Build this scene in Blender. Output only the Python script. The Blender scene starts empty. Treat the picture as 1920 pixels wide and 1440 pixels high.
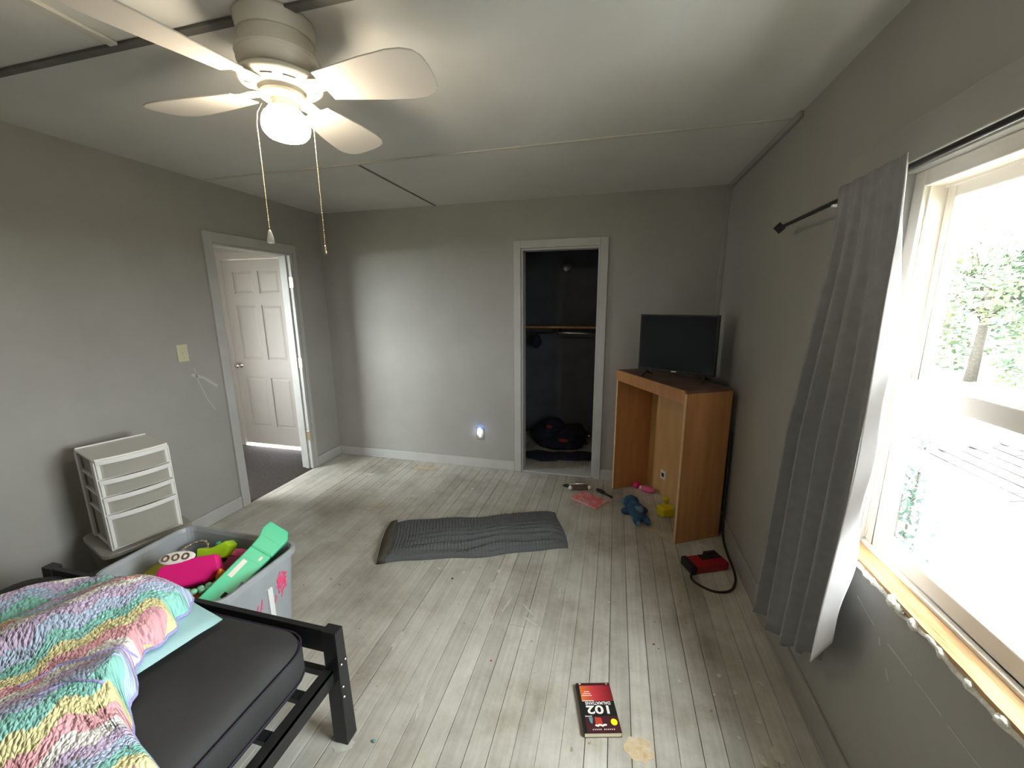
import bpy, bmesh, math, random
from mathutils import Vector, Matrix, noise
random.seed(7)
C = bpy.context.scene.collection
SC = bpy.context.scene
PI = math.pi
rad = math.radians

# ------------------------------------------------------------------ camera
H, D, L, R = 2.44, 3.515, 2.83, 0.79          # ceiling, back wall y, left wall x, right wall x
REAR = -1.15                                  # wall behind the photographer
cd = bpy.data.cameras.new('camera'); cam = bpy.data.objects.new('camera', cd); C.objects.link(cam)
cd.sensor_width = 36.0; cd.lens = 749.9 * 36.0 / 1920.0; cd.clip_start = 0.02; cd.clip_end = 400
PITCH, YAW, ROLL = .201, .252, -.007
fw = Vector((-math.sin(YAW)*math.cos(PITCH), math.cos(YAW)*math.cos(PITCH), -math.sin(PITCH)))
rt = Vector((math.cos(YAW), math.sin(YAW), 0)); up = rt.cross(fw)
rt2 = rt*math.cos(ROLL) + up*math.sin(ROLL); up2 = -rt*math.sin(ROLL) + up*math.cos(ROLL)
m = Matrix((rt2, up2, -fw)).transposed().to_4x4(); m.translation = (0, 0, 1.59)
cam.matrix_world = m
SC.camera = cam

# ------------------------------------------------------------------ world, sun, exposure
SC.view_settings.view_transform = 'Standard'; SC.view_settings.look = 'None'
SC.view_settings.gamma = 1.0; SC.view_settings.use_curve_mapping = False
SC.view_settings.exposure = 2.15
w = bpy.data.worlds.new('sky'); SC.world = w; w.use_nodes = True
bg = w.node_tree.nodes['Background']; bg.inputs[0].default_value = (0.94, 0.97, 1.0, 1); bg.inputs[1].default_value = 9.0
sd = bpy.data.lights.new('sun', 'SUN'); sd.energy = .9; sd.angle = rad(3); sd.color = (1, .95, .86)
sun = bpy.data.objects.new('sun_offscreen', sd); C.objects.link(sun)
sun.rotation_euler = Vector((.55, -.5, -.95)).to_track_quat('-Z', 'Y').to_euler()
SC.cycles.max_bounces = 8; SC.cycles.diffuse_bounces = 5; SC.cycles.transparent_max_bounces = 12
SC.cycles.sample_clamp_indirect = 6.0
SC.cycles.use_denoising = True

def portal(name, loc, rot, sx, sy):            # sampling guide for daylight at each window, gives off no light itself
    ld = bpy.data.lights.new(name, 'AREA'); ld.shape = 'RECTANGLE'; ld.size = sx; ld.size_y = sy; ld.cycles.is_portal = True
    o = bpy.data.objects.new(name, ld); C.objects.link(o); o.location = loc; o.rotation_euler = rot
WY0, WY1, WZ0, WZ1 = .42, 1.50, .80, 1.945      # right window opening
HW0, HW1, HZ0, HZ1 = 1.0, 2.30, .85, 2.05         # hall window
portal('hall_window_offscreen', (-4.28, (HW0+HW1)/2, (HZ0+HZ1)/2), (0, rad(-90), 0), HZ1-HZ0, HW1-HW0)
portal('window_portal', (R+.16, (WY0+WY1)/2, (WZ0+WZ1)/2), (0, rad(90), 0), WZ1-WZ0, WY1-WY0)

# ------------------------------------------------------------------ materials
def mat(name, col, rough=.6, metal=0.0, noise_scale=None, noise_amt=.15, col2=None, bump=0.0, bump_scale=60, spec=.5, emit=None, emit_str=0, stretch=None, coat=0.0, sub=0, detail=4):
    m = bpy.data.materials.new(name); m.use_nodes = True; nt = m.node_tree; N = nt.nodes; K = nt.links
    b = N['Principled BSDF']
    b.inputs['Base Color'].default_value = (*col, 1); b.inputs['Roughness'].default_value = rough
    b.inputs['Metallic'].default_value = metal; b.inputs['Specular IOR Level'].default_value = spec
    b.inputs['Coat Weight'].default_value = coat
    if emit: b.inputs['Emission Color'].default_value = (*emit, 1); b.inputs['Emission Strength'].default_value = emit_str
    if noise_scale or bump:
        tc = N.new('ShaderNodeTexCoord'); mp = N.new('ShaderNodeMapping'); K.new(tc.outputs['Object'], mp.inputs[0])
        if stretch: mp.inputs['Scale'].default_value = stretch
    if noise_scale:
        n = N.new('ShaderNodeTexNoise'); n.inputs['Scale'].default_value = noise_scale; n.inputs['Detail'].default_value = detail
        K.new(mp.outputs[0], n.inputs[0])
        r = N.new('ShaderNodeValToRGB'); r.color_ramp.elements[0].position = .3; r.color_ramp.elements[1].position = .7
        c2 = col2 or tuple(c*(1-noise_amt) for c in col); c1 = col if col2 else tuple(min(1, c*(1+noise_amt)) for c in col)
        r.color_ramp.elements[0].color = (*c2, 1); r.color_ramp.elements[1].color = (*c1, 1)
        K.new(n.outputs['Fac'], r.inputs[0]); K.new(r.outputs[0], b.inputs['Base Color'])
    if bump:
        n2 = N.new('ShaderNodeTexNoise'); n2.inputs['Scale'].default_value = bump_scale; n2.inputs['Detail'].default_value = 3
        K.new(mp.outputs[0], n2.inputs[0]); bu = N.new('ShaderNodeBump'); bu.inputs['Strength'].default_value = bump; bu.inputs['Distance'].default_value = .01
        K.new(n2.outputs['Fac'], bu.inputs['Height']); K.new(bu.outputs[0], b.inputs['Normal'])
    return m

def clear_mat(name, tint, gloss=.12, rough=0.02, milky=0.0, milk_col=(.9, .9, .9)):
    m = bpy.data.materials.new(name); m.use_nodes = True; nt = m.node_tree; N = nt.nodes; K = nt.links; N.clear()
    out = N.new('ShaderNodeOutputMaterial'); t = N.new('ShaderNodeBsdfTransparent'); t.inputs[0].default_value = (*tint, 1)
    g = N.new('ShaderNodeBsdfGlossy'); g.inputs['Roughness'].default_value = rough
    mx = N.new('ShaderNodeMixShader'); fr = N.new('ShaderNodeLayerWeight')
    pw = N.new('ShaderNodeMath'); pw.operation = 'POWER'; pw.inputs[1].default_value = 5; K.new(fr.outputs['Facing'], pw.inputs[0])
    mu = N.new('ShaderNodeMath'); mu.operation = 'MULTIPLY_ADD'; mu.inputs[1].default_value = .6; mu.inputs[2].default_value = gloss*.25; mu.use_clamp = True
    K.new(pw.outputs[0], mu.inputs[0]); K.new(mu.outputs[0], mx.inputs[0]); K.new(t.outputs[0], mx.inputs[1]); K.new(g.outputs[0], mx.inputs[2])
    last = mx
    if milky:
        d = N.new('ShaderNodeBsdfDiffuse'); d.inputs[0].default_value = (*milk_col, 1)
        tr = N.new('ShaderNodeBsdfTranslucent'); tr.inputs[0].default_value = (*milk_col, 1)
        a = N.new('ShaderNodeMixShader'); a.inputs[0].default_value = .35; K.new(d.outputs[0], a.inputs[1]); K.new(tr.outputs[0], a.inputs[2])
        m2 = N.new('ShaderNodeMixShader'); m2.inputs[0].default_value = milky; K.new(mx.outputs[0], m2.inputs[1]); K.new(a.outputs[0], m2.inputs[2]); last = m2
    K.new(last.outputs[0], out.inputs[0]); return m

M = {}
def wall_mat(name, col, scuff):
    m = mat(name, col, .55, bump=.12, bump_scale=18); nt = m.node_tree; N = nt.nodes; K = nt.links; b = N['Principled BSDF']
    g = N.new('ShaderNodeNewGeometry'); n = N.new('ShaderNodeTexNoise'); n.inputs['Scale'].default_value = 2.2; n.inputs['Detail'].default_value = 6; n.inputs['Roughness'].default_value = .65
    K.new(g.outputs['Position'], n.inputs[0]); r = N.new('ShaderNodeValToRGB'); r.color_ramp.elements[0].position = .35; r.color_ramp.elements[1].position = .68
    r.color_ramp.elements[0].color = (*[c*(1-scuff) for c in col], 1); r.color_ramp.elements[1].color = (*[min(1, c*(1+scuff)) for c in col], 1)
    K.new(n.outputs['Fac'], r.inputs[0]); K.new(r.outputs[0], b.inputs['Base Color']); return m
M['wall'] = wall_mat('grey_wall_paint', (.355, .343, .315), .05)
M['wall_r'] = M['wall']
M['ceil'] = wall_mat('ceiling_paint', (.66, .65, .615), .04)
M['trim'] = mat('grey_trim_paint', (.46, .455, .435), .45, noise_scale=6, noise_amt=.06)
M['trim_w'] = mat('off_white_trim_paint', (.60, .56, .52), .45, noise_scale=6, noise_amt=.05)
M['batten_dark'] = mat('dark_batten', (.13, .125, .11), .6, noise_scale=12, noise_amt=.2)
M['batten_light'] = mat('light_batten', (.58, .56, .50), .5)
M['dark'] = mat('sub_floor_dark', (.03, .022, .018), .9)
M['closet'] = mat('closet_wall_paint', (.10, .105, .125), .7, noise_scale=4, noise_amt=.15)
M['hall'] = mat('hall_wall_paint', (.48, .45, .42), .6, noise_scale=4, noise_amt=.05)
M['carpet'] = mat('dark_brown_carpet', (.035, .025, .02), .95, noise_scale=40, noise_amt=.3, bump=.6, bump_scale=160)
M['door'] = mat('door_white_paint', (.52, .475, .445), .4, noise_scale=3, noise_amt=.03)
M['brass'] = mat('worn_brass', (.75, .6, .4), .35, metal=.8)
M['chrome'] = mat('satin_chrome', (.75, .73, .7), .22, metal=1)
M['vinyl'] = mat('window_vinyl', (.82, .75, .66), .4)
M['glass'] = clear_mat('window_glass', (.95, .97, .96), .12)
M['rawwood'] = mat('raw_pine', (.62, .42, .2), .7, noise_scale=7, col2=(.4, .2, .08), stretch=(6, .6, 6), bump=.3, bump_scale=30)
M['foam'] = mat('expanding_foam', (.9, .87, .78), .8, noise_scale=30, noise_amt=.15, bump=.6, bump_scale=90)
M['switch'] = mat('ivory_plastic', (.62, .58, .4), .3)
M['curtain'] = mat('grey_curtain_cloth', (.26, .258, .265), .85, noise_scale=30, noise_amt=.08, bump=.15, bump_scale=300)
M['lining'] = mat('white_curtain_lining', (.8, .78, .79), .5, noise_scale=8, noise_amt=.06)
M['black_metal'] = mat('black_metal', (.014, .014, .015), .38, noise_scale=20, noise_amt=.2)
M['oak'] = mat('orange_oak_veneer', (.56, .265, .098), .42, noise_scale=5, col2=(.44, .19, .064), stretch=(5, 5, .5), detail=8)
M['oak_light'] = mat('light_plywood', (.60, .36, .15), .5, noise_scale=4, col2=(.52, .29, .105), stretch=(4, 4, .7), detail=8)
M['oak_edge'] = mat('raw_plywood_edge', (.68, .45, .25), .6, noise_scale=20, noise_amt=.12)
M['cab_top'] = mat('dusty_cabinet_top', (.17, .10, .065), .6, noise_scale=9, col2=(.11, .06, .04))
M['screen'] = mat('tv_screen', (.006, .008, .012), .12, spec=.35)
M['tv_plastic'] = mat('tv_black_plastic', (.012, .012, .013), .4)
M['silver'] = mat('silver_logo', (.7, .7, .7), .3)
M['fan'] = mat('fan_white_enamel', (.72, .68, .60), .35)
M['fan_motor'] = mat('fan_slot_metal', (.30, .30, .28), .4)
M['blade'] = mat('fan_blade_white', (.74, .69, .63), .5, noise_scale=3, noise_amt=.03)
M['chain'] = mat('brass_chain', (.8, .66, .42), .3, metal=.9)
M['fob'] = clear_mat('clear_fob', (.85, .85, .8), .2, .1, .25)
M['plastic_w'] = mat('white_plastic', (.74, .73, .69), .35)
M['plastic_t'] = clear_mat('milky_plastic', (.85, .84, .78), .08, .15, .72, (.62, .60, .53))
M['tote_clear'] = clear_mat('smoky_clear_plastic', (.6, .6, .58), .08, .15, .6, (.38, .38, .35))
M['tote'] = mat('grey_tote_plastic', (.36, .38, .40), .4, noise_scale=7, noise_amt=.08)
M['pinkmark'] = mat('pink_marker', (.85, .08, .22), .6)
M['mattress'] = mat('black_mattress_cloth', (.028, .027, .027), .75, noise_scale=6, noise_amt=.2, bump=.1, bump_scale=200)
M['piping'] = mat('purple_black_piping', (.02, .012, .03), .7)
M['aqua'] = mat('aqua_satin', (.42, .68, .70), .5, noise_scale=3, noise_amt=.05)
M['cushion'] = mat('charcoal_quilt', (.105, .109, .111), .9)
M['cushion_side'] = mat('brown_cushion_side', (.07, .06, .045), .9, noise_scale=30, noise_amt=.2)
M['red'] = mat('dark_red_plastic', (.28, .006, .014), .4, noise_scale=20, noise_amt=.2)
M['rubber'] = mat('black_rubber', (.008, .008, .008), .6)
M['plush'] = mat('blue_plush', (.035, .10, .21), .95, noise_scale=14, noise_amt=.3, bump=.8, bump_scale=140)
M['plush_l'] = mat('pale_blue_plush', (.13, .24, .36), .95, noise_scale=14, noise_amt=.2, bump=.8, bump_scale=140)
M['yellow'] = mat('yellow_plastic', (.72, .58, .01), .4)
M['hotpink'] = mat('hot_pink_plastic', (.85, .015, .23), .35)
M['pink'] = mat('pink_plastic', (.8, .12, .3), .4)
M['mint'] = mat('mint_plastic', (.10, .66, .36), .35)
M['mint_cloth'] = mat('pale_mint_ribbon', (.25, .55, .36), .6, noise_scale=20, noise_amt=.15)
M['lime'] = mat('lime_plastic', (.48, .78, .015), .35)
M['orange'] = mat('orange_plastic', (.82, .22, .01), .4)
M['maroon'] = mat('maroon_plastic', (.28, .05, .09), .4)
M['lilac'] = mat('lilac_plastic', (.20, .22, .38), .3)
M['olive'] = mat('olive_yellow_plastic', (.45, .42, .04), .4)
M['brown'] = mat('brown_fur', (.16, .09, .05), .9, noise_scale=30, noise_amt=.3)
M['white'] = mat('white_plastic_bright', (.8, .8, .78), .4)
M['card'] = mat('cardboard_tan', (.52, .44, .33), .8, noise_scale=12, noise_amt=.08)
M['chip'] = mat('flaked_paint', (.66, .64, .55), .8, noise_scale=40, noise_amt=.1)
M['worn'] = mat('bare_wood_patch', (.55, .36, .16), .8, noise_scale=40, col2=(.62, .55, .42))
M['mark'] = mat('pale_scuff', (.55, .535, .46), .7, noise_scale=30, noise_amt=.12)
M['wallmark'] = mat('wall_scratch', (.50, .49, .45), .7)
M['navy'] = mat('navy_cloth', (.012, .014, .03), .95, noise_scale=10, noise_amt=.4, bump=.5, bump_scale=60)
M['redcloth'] = mat('red_cloth', (.35, .03, .04), .9)
M['pages'] = mat('cream_page_block', (.78, .72, .52), .8, noise_scale=6, noise_amt=.05, stretch=(1, 1, 90))
M['cream'] = mat('cream_print', (.9, .84, .78), .5)
M['sticker'] = mat('yellow_sticker', (.9, .85, .01), .5)
M['teal'] = mat('teal_print', (.12, .32, .33), .5)
M['redprint'] = mat('red_print', (.5, .05, .03), .5)
M['brownprint'] = mat('brown_print', (.06, .012, .016), .45)
M['blackprint'] = mat('black_print', (.012, .014, .012), .4)
M['bulb_off'] = mat('unlit_bulb', (.75, .74, .7), .3)
M['shade'] = mat('lit_glass_shade', (.9, .88, .82), .3, emit=(1, .86, .66), emit_str=20)
M['nightlight'] = mat('blue_night_light', (.1, .3, .9), .3, emit=(.12, .3, 1), emit_str=3.2)
M['nightlens'] = mat('night_light_lens', (.9, .9, 1), .3, emit=(.75, .85, 1), emit_str=2.0)
M['outlet'] = mat('tan_outlet_plate', (.30, .28, .23), .4)
M['grass'] = mat('lawn', (.045, .060, .018), .95, noise_scale=.35, col2=(.075, .072, .040))
M['road'] = mat('pale_road', (.26, .25, .23), .9, noise_scale=.5, noise_amt=.1)
M['shingle'] = mat('grey_shingle', (.036, .034, .033), .9, noise_scale=8, noise_amt=.3, spec=0)
M['siding'] = mat('white_siding', (.8, .8, .78), .6)
M['gutter'] = mat('cream_gutter', (.40, .38, .26), .5)
M['bluehouse'] = mat('blue_siding', (.10, .17, .20), .7)
M['bark'] = mat('tree_bark', (.05, .042, .032), .9, noise_scale=10, noise_amt=.3)
M['vine'] = mat('vine_leaves', (.018, .038, .028), .8, noise_scale=5, noise_amt=.4)
M['dish'] = mat('clear_ring_plastic', (.5, .48, .42), .2)

def leaf_mat():
    m = bpy.data.materials.new('tree_leaf'); m.use_nodes = True; nt = m.node_tree; N = nt.nodes; K = nt.links
    b = N['Principled BSDF']; b.inputs['Roughness'].default_value = .6
    g = N.new('ShaderNodeNewGeometry'); n = N.new('ShaderNodeTexNoise'); n.inputs['Scale'].default_value = .6; K.new(g.outputs['Position'], n.inputs[0])
    r = N.new('ShaderNodeValToRGB'); r.color_ramp.elements[0].color = (.026, .055, .020, 1); r.color_ramp.elements[1].color = (.072, .098, .020, 1)
    r.color_ramp.elements[0].position = .4; r.color_ramp.elements[1].position = .65
    K.new(n.outputs['Fac'], r.inputs[0]); K.new(r.outputs[0], b.inputs['Base Color']); return m
M['leaf'] = leaf_mat()

def plank_mat():
    m = bpy.data.materials.new('worn_grey_floor_paint'); m.use_nodes = True; nt = m.node_tree; N = nt.nodes; K = nt.links
    b = N['Principled BSDF']; b.inputs['Roughness'].default_value = .42
    g = N.new('ShaderNodeNewGeometry'); oi = N.new('ShaderNodeObjectInfo')
    n1 = N.new('ShaderNodeTexNoise'); n1.inputs['Scale'].default_value = 1.7; n1.inputs['Detail'].default_value = 7; n1.inputs['Roughness'].default_value = .68
    K.new(g.outputs['Position'], n1.inputs[0])
    r1 = N.new('ShaderNodeValToRGB'); e = r1.color_ramp.elements
    e[0].position = .33; e[0].color = (.31, .275, .215, 1); e[1].position = .52; e[1].color = (.515, .495, .44, 1)
    x = e.new(.72); x.color = (.66, .65, .60, 1)
    K.new(n1.outputs['Fac'], r1.inputs[0])
    mp = N.new('ShaderNodeMapping'); mp.inputs['Scale'].default_value = (60, 2.5, 60); K.new(g.outputs['Position'], mp.inputs[0])
    n2 = N.new('ShaderNodeTexNoise'); n2.inputs['Scale'].default_value = 1.0; n2.inputs['Detail'].default_value = 4; K.new(mp.outputs[0], n2.inputs[0])
    r2 = N.new('ShaderNodeValToRGB'); r2.color_ramp.elements[0].color = (.88, .87, .86, 1); r2.color_ramp.elements[1].color = (1.08, 1.08, 1.06, 1)
    r2.color_ramp.elements[0].position = .3; r2.color_ramp.elements[1].position = .7
    K.new(n2.outputs['Fac'], r2.inputs[0])
    mx = N.new('ShaderNodeMix'); mx.data_type = 'RGBA'; mx.blend_type = 'MULTIPLY'; mx.inputs[0].default_value = 1
    K.new(r1.outputs[0], mx.inputs[6]); K.new(r2.outputs[0], mx.inputs[7])
    mr = N.new('ShaderNodeMapRange'); mr.inputs[3].default_value = .9; mr.inputs[4].default_value = 1.08; K.new(oi.outputs['Random'], mr.inputs[0])
    m2 = N.new('ShaderNodeVectorMath'); m2.operation = 'SCALE'; K.new(mx.outputs[2], m2.inputs[0]); K.new(mr.outputs[0], m2.inputs['Scale'])
    # small dark spatter with a shape of its own
    n3 = N.new('ShaderNodeTexNoise'); n3.inputs['Scale'].default_value = 26; n3.inputs['Detail'].default_value = 2; K.new(g.outputs['Position'], n3.inputs[0])
    r3 = N.new('ShaderNodeValToRGB'); r3.color_ramp.elements[0].position = .71; r3.color_ramp.elements[1].position = .76; r3.color_ramp.elements[0].color = (1, 1, 1, 1); r3.color_ramp.elements[1].color = (.6, .55, .45, 1)
    K.new(n3.outputs['Fac'], r3.inputs[0])
    m3 = N.new('ShaderNodeMix'); m3.data_type = 'RGBA'; m3.blend_type = 'MULTIPLY'; m3.inputs[0].default_value = 1
    K.new(m2.outputs[0], m3.inputs[6]); K.new(r3.outputs[0], m3.inputs[7]); K.new(m3.outputs[2], b.inputs['Base Color'])
    bu = N.new('ShaderNodeBump'); bu.inputs['Strength'].default_value = .15; bu.inputs['Distance'].default_value = .004; K.new(n2.outputs['Fac'], bu.inputs['Height']); K.new(bu.outputs[0], b.inputs['Normal'])
    return m
M['plank'] = plank_mat()

def blanket_mat():
    m = bpy.data.materials.new('pastel_ripple_crochet'); m.use_nodes = True; nt = m.node_tree; N = nt.nodes; K = nt.links
    b = N['Principled BSDF']; b.inputs['Roughness'].default_value = .95; b.inputs['Specular IOR Level'].default_value = .1
    uv = N.new('ShaderNodeTexCoord'); sp = N.new('ShaderNodeSeparateXYZ'); K.new(uv.outputs['UV'], sp.inputs[0])
    pp = N.new('ShaderNodeMath'); pp.operation = 'PINGPONG'; pp.inputs[1].default_value = .05; K.new(sp.outputs[0], pp.inputs[0])
    sc = N.new('ShaderNodeMath'); sc.operation = 'MULTIPLY'; sc.inputs[1].default_value = .55; K.new(pp.outputs[0], sc.inputs[0])
    ad = N.new('ShaderNodeMath'); ad.operation = 'ADD'; K.new(sp.outputs[1], ad.inputs[0]); K.new(sc.outputs[0], ad.inputs[1])
    nz = N.new('ShaderNodeTexNoise'); nz.inputs['Scale'].default_value = 60; K.new(uv.outputs['UV'], nz.inputs[0])
    nm = N.new('ShaderNodeMath'); nm.operation = 'MULTIPLY'; nm.inputs[1].default_value = .016; K.new(nz.outputs['Fac'], nm.inputs[0])
    a2 = N.new('ShaderNodeMath'); a2.operation = 'ADD'; K.new(ad.outputs[0], a2.inputs[0]); K.new(nm.outputs[0], a2.inputs[1])
    dv = N.new('ShaderNodeMath'); dv.operation = 'DIVIDE'; dv.inputs[1].default_value = .23; K.new(a2.outputs[0], dv.inputs[0])
    fr = N.new('ShaderNodeMath'); fr.operation = 'FRACT'; K.new(dv.outputs[0], fr.inputs[0])
    r = N.new('ShaderNodeValToRGB'); r.color_ramp.interpolation = 'CONSTANT'
    cols = [(.34, .72, .64), (.90, .83, .45), (.90, .48, .52), (.92, .89, .86), (.68, .55, .76), (.54, .65, .85)]
    e = r.color_ramp.elements; e[0].position = 0; e[0].color = (*cols[0], 1); e[1].position = 1/6; e[1].color = (*cols[1], 1)
    for i in range(2, 6):
        q = e.new(i/6); q.color = (*cols[i], 1)
    K.new(fr.outputs[0], r.inputs[0])
    vo = N.new('ShaderNodeTexVoronoi'); vo.inputs['Scale'].default_value = 120; K.new(uv.outputs['UV'], vo.inputs[0])
    K.new(r.outputs[0], b.inputs['Base Color'])
    bu = N.new('ShaderNodeBump'); bu.inputs['Strength'].default_value = .7; bu.inputs['Distance'].default_value = .012; bu.invert = True
    K.new(vo.outputs['Distance'], bu.inputs['Height']); K.new(bu.outputs[0], b.inputs['Normal'])
    return m
M['blanket'] = blanket_mat()
M['lilac_yarn'] = mat('lilac_yarn', (.42, .40, .72), .95, bump=.6, bump_scale=200)

def quilt_mat():
    m = M['cushion']; nt = m.node_tree; N = nt.nodes; K = nt.links; b = N['Principled BSDF']
    tc = N.new('ShaderNodeTexCoord'); sp = N.new('ShaderNodeSeparateXYZ'); K.new(tc.outputs['Object'], sp.inputs[0])
    outs = []
    for ax, s in ((0, .022), (1, .018)):
        d = N.new('ShaderNodeMath'); d.operation = 'PINGPONG'; d.inputs[1].default_value = s/2; K.new(sp.outputs[ax], d.inputs[0])
        q = N.new('ShaderNodeMath'); q.operation = 'DIVIDE'; q.inputs[1].default_value = s*.18; q.use_clamp = True; K.new(d.outputs[0], q.inputs[0]); outs.append(q)
    mi = N.new('ShaderNodeMath'); mi.operation = 'MULTIPLY'; K.new(outs[0].outputs[0], mi.inputs[0]); K.new(outs[1].outputs[0], mi.inputs[1])
    bu = N.new('ShaderNodeBump'); bu.inputs['Strength'].default_value = .6; bu.inputs['Distance'].default_value = .004; K.new(mi.outputs[0], bu.inputs['Height']); K.new(bu.outputs[0], b.inputs['Normal'])
quilt_mat()

def book_mat():
    m = bpy.data.materials.new('book_cover_print'); m.use_nodes = True; nt = m.node_tree; N = nt.nodes; K = nt.links; b = N['Principled BSDF']; b.inputs['Roughness'].default_value = .3
    tc = N.new('ShaderNodeTexCoord'); sp = N.new('ShaderNodeSeparateXYZ'); K.new(tc.outputs['Object'], sp.inputs[0])
    # local x: left-right of the upright cover (0 spine side), print gradient from orange to dark red
    r = N.new('ShaderNodeValToRGB'); e = r.color_ramp.elements
    e[0].position = .0; e[0].color = (.20, .015, .02, 1); e[1].position = 1; e[1].color = (.75, .20, .03, 1)
    q = e.new(.55); q.color = (.55, .05, .06, 1)
    mr = N.new('ShaderNodeMapRange'); mr.inputs[1].default_value = -.07; mr.inputs[2].default_value = .07; K.new(sp.outputs[0], mr.inputs[0])
    K.new(mr.outputs[0], r.inputs[0])
    K.new(r.outputs[0], b.inputs['Base Color']); return m
M['bookpic'] = book_mat()

def floral_mat():
    m = bpy.data.materials.new('pink_flower_print'); m.use_nodes = True; nt = m.node_tree; N = nt.nodes; K = nt.links; b = N['Principled BSDF']; b.inputs['Roughness'].default_value = .5
    tc = N.new('ShaderNodeTexCoord'); v = N.new('ShaderNodeTexVoronoi'); v.inputs['Scale'].default_value = 18; K.new(tc.outputs['Object'], v.inputs[0])
    r = N.new('ShaderNodeValToRGB'); e = r.color_ramp.elements; e[0].position = .0; e[0].color = (.62, .05, .08, 1); e[1].position = .75; e[1].color = (.72, .16, .18, 1)
    q = e.new(.3); q.color = (.66, .42, .36, 1); q2 = e.new(.5); q2.color = (.74, .2, .2, 1)
    K.new(v.outputs['Distance'], r.inputs[0]); K.new(r.outputs[0], b.inputs['Base Color']); return m
M['floral'] = floral_mat()

# ------------------------------------------------------------------ mesh helpers
class MB:
    def __init__(s): s.v = []; s.f = []
    def add(s, v, f):
        o = len(s.v); s.v += [tuple(p) for p in v]; s.f += [tuple(i+o for i in q) for q in f]; return s
    def box(s, x0, x1, y0, y1, z0, z1, mtx=None):
        v = [Vector((x, y, z)) for z in (z0, z1) for y in (y0, y1) for x in (x0, x1)]
        if mtx is not None: v = [mtx @ p for p in v]
        return s.add(v, [(0, 2, 3, 1), (4, 5, 7, 6), (0, 1, 5, 4), (2, 6, 7, 3), (0, 4, 6, 2), (1, 3, 7, 5)])
    def tube(s, pts, r, n=8, caps=True):
        pts = [Vector(p) for p in pts]; k = len(pts); rr = r if isinstance(r, (list, tuple)) else [r]*k
        t0 = (pts[1]-pts[0]).normalized(); ref = Vector((0, 0, 1)) if abs(t0.z) < .9 else Vector((1, 0, 0))
        u = t0.cross(ref).normalized(); V = []; F = []
        for i, p in enumerate(pts):
            t = (pts[min(i+1, k-1)]-pts[max(i-1, 0)]).normalized(); u = (u - t*u.dot(t)).normalized(); w_ = t.cross(u)
            V += [p + (u*math.cos(2*PI*j/n)+w_*math.sin(2*PI*j/n))*rr[i] for j in range(n)]
        for i in range(k-1):
            F += [(i*n+j, i*n+(j+1) % n, (i+1)*n+(j+1) % n, (i+1)*n+j) for j in range(n)]
        if caps: F += [tuple(range(n))[::-1], tuple(range((k-1)*n, k*n))]
        return s.add(V, F)
    def lathe(s, prof, n=24, c=(0, 0, 0), mtx=None, cap0=True, cap1=True):
        V = []; F = []; k = len(prof)
        for r, z in prof: V += [Vector((r*math.cos(2*PI*j/n), r*math.sin(2*PI*j/n), z)) for j in range(n)]
        for i in range(k-1): F += [(i*n+j, i*n+(j+1) % n, (i+1)*n+(j+1) % n, (i+1)*n+j) for j in range(n)]
        if cap0: F.append(tuple(range(n))[::-1])
        if cap1: F.append(tuple(range((k-1)*n, k*n)))
        if mtx is not None: V = [mtx @ p for p in V]
        V = [p+Vector(c) for p in V]; return s.add(V, F)
    def ball(s, c, r, nu=14, nv=9, jit=0, mtx=None):
        rx, ry, rz = r if isinstance(r, (tuple, list)) else (r, r, r); V = []; F = []
        for i in range(nv+1):
            a = PI*i/nv
            for j in range(nu):
                b = 2*PI*j/nu; d = Vector((math.sin(a)*math.cos(b), math.sin(a)*math.sin(b), math.cos(a)))
                q = 1+jit*noise.noise(d*2.3+Vector(c)*7)
                p = Vector((d.x*rx*q, d.y*ry*q, d.z*rz*q))
                if mtx is not None: p = mtx @ p
                V.append(p+Vector(c))
        for i in range(nv): F += [(i*nu+j, (i+1)*nu+j, (i+1)*nu+(j+1) % nu, i*nu+(j+1) % nu) for j in range(nu)]
        return s.add(V, F)
    def prism(s, poly, z0, z1):
        n = len(poly); V = [(x, y, z0) for x, y in poly]+[(x, y, z1) for x, y in poly]
        F = [tuple(range(n))[::-1], tuple(range(n, 2*n))]+[(j, (j+1) % n, n+(j+1) % n, n+j) for j in range(n)]
        return s.add(V, F)
    def grid(s, fn, nu, nv, thick=None):
        V = [Vector(fn(i/nu, j/nv)) for i in range(nu+1) for j in range(nv+1)]
        F = [(i*(nv+1)+j, (i+1)*(nv+1)+j, (i+1)*(nv+1)+j+1, i*(nv+1)+j+1) for i in range(nu) for j in range(nv)]
        return s.add(V, F)
    def build(s, name, mt, parent=None, smooth=False, bevel=0, seg=2, loc=None, rotz=0, solid=0, subsurf=0):
        me = bpy.data.meshes.new(name); me.from_pydata([tuple(p) for p in s.v], [], s.f); me.validate(); me.update()
        bm = bmesh.new(); bm.from_mesh(me); bmesh.ops.remove_doubles(bm, verts=bm.verts, dist=1e-5)
        if not solid: bmesh.ops.recalc_face_normals(bm, faces=bm.faces)
        bm.to_mesh(me); bm.free()
        me.materials.append(M[mt]); o = bpy.data.objects.new(name, me); C.objects.link(o)
        if smooth:
            for p in me.polygons: p.use_smooth = True
        if loc is not None: o.location = loc
        o.rotation_euler[2] = rotz
        if parent is not None: o.parent = parent
        if solid:
            q = o.modifiers.new('solid', 'SOLIDIFY'); q.thickness = solid; q.offset = 0
        if bevel:
            q = o.modifiers.new('bevel', 'BEVEL'); q.width = bevel; q.segments = seg; q.limit_method = 'ANGLE'; q.angle_limit = rad(40)
        if subsurf:
            q = o.modifiers.new('sub', 'SUBSURF'); q.levels = subsurf; q.render_levels = subsurf
        return o
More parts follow.
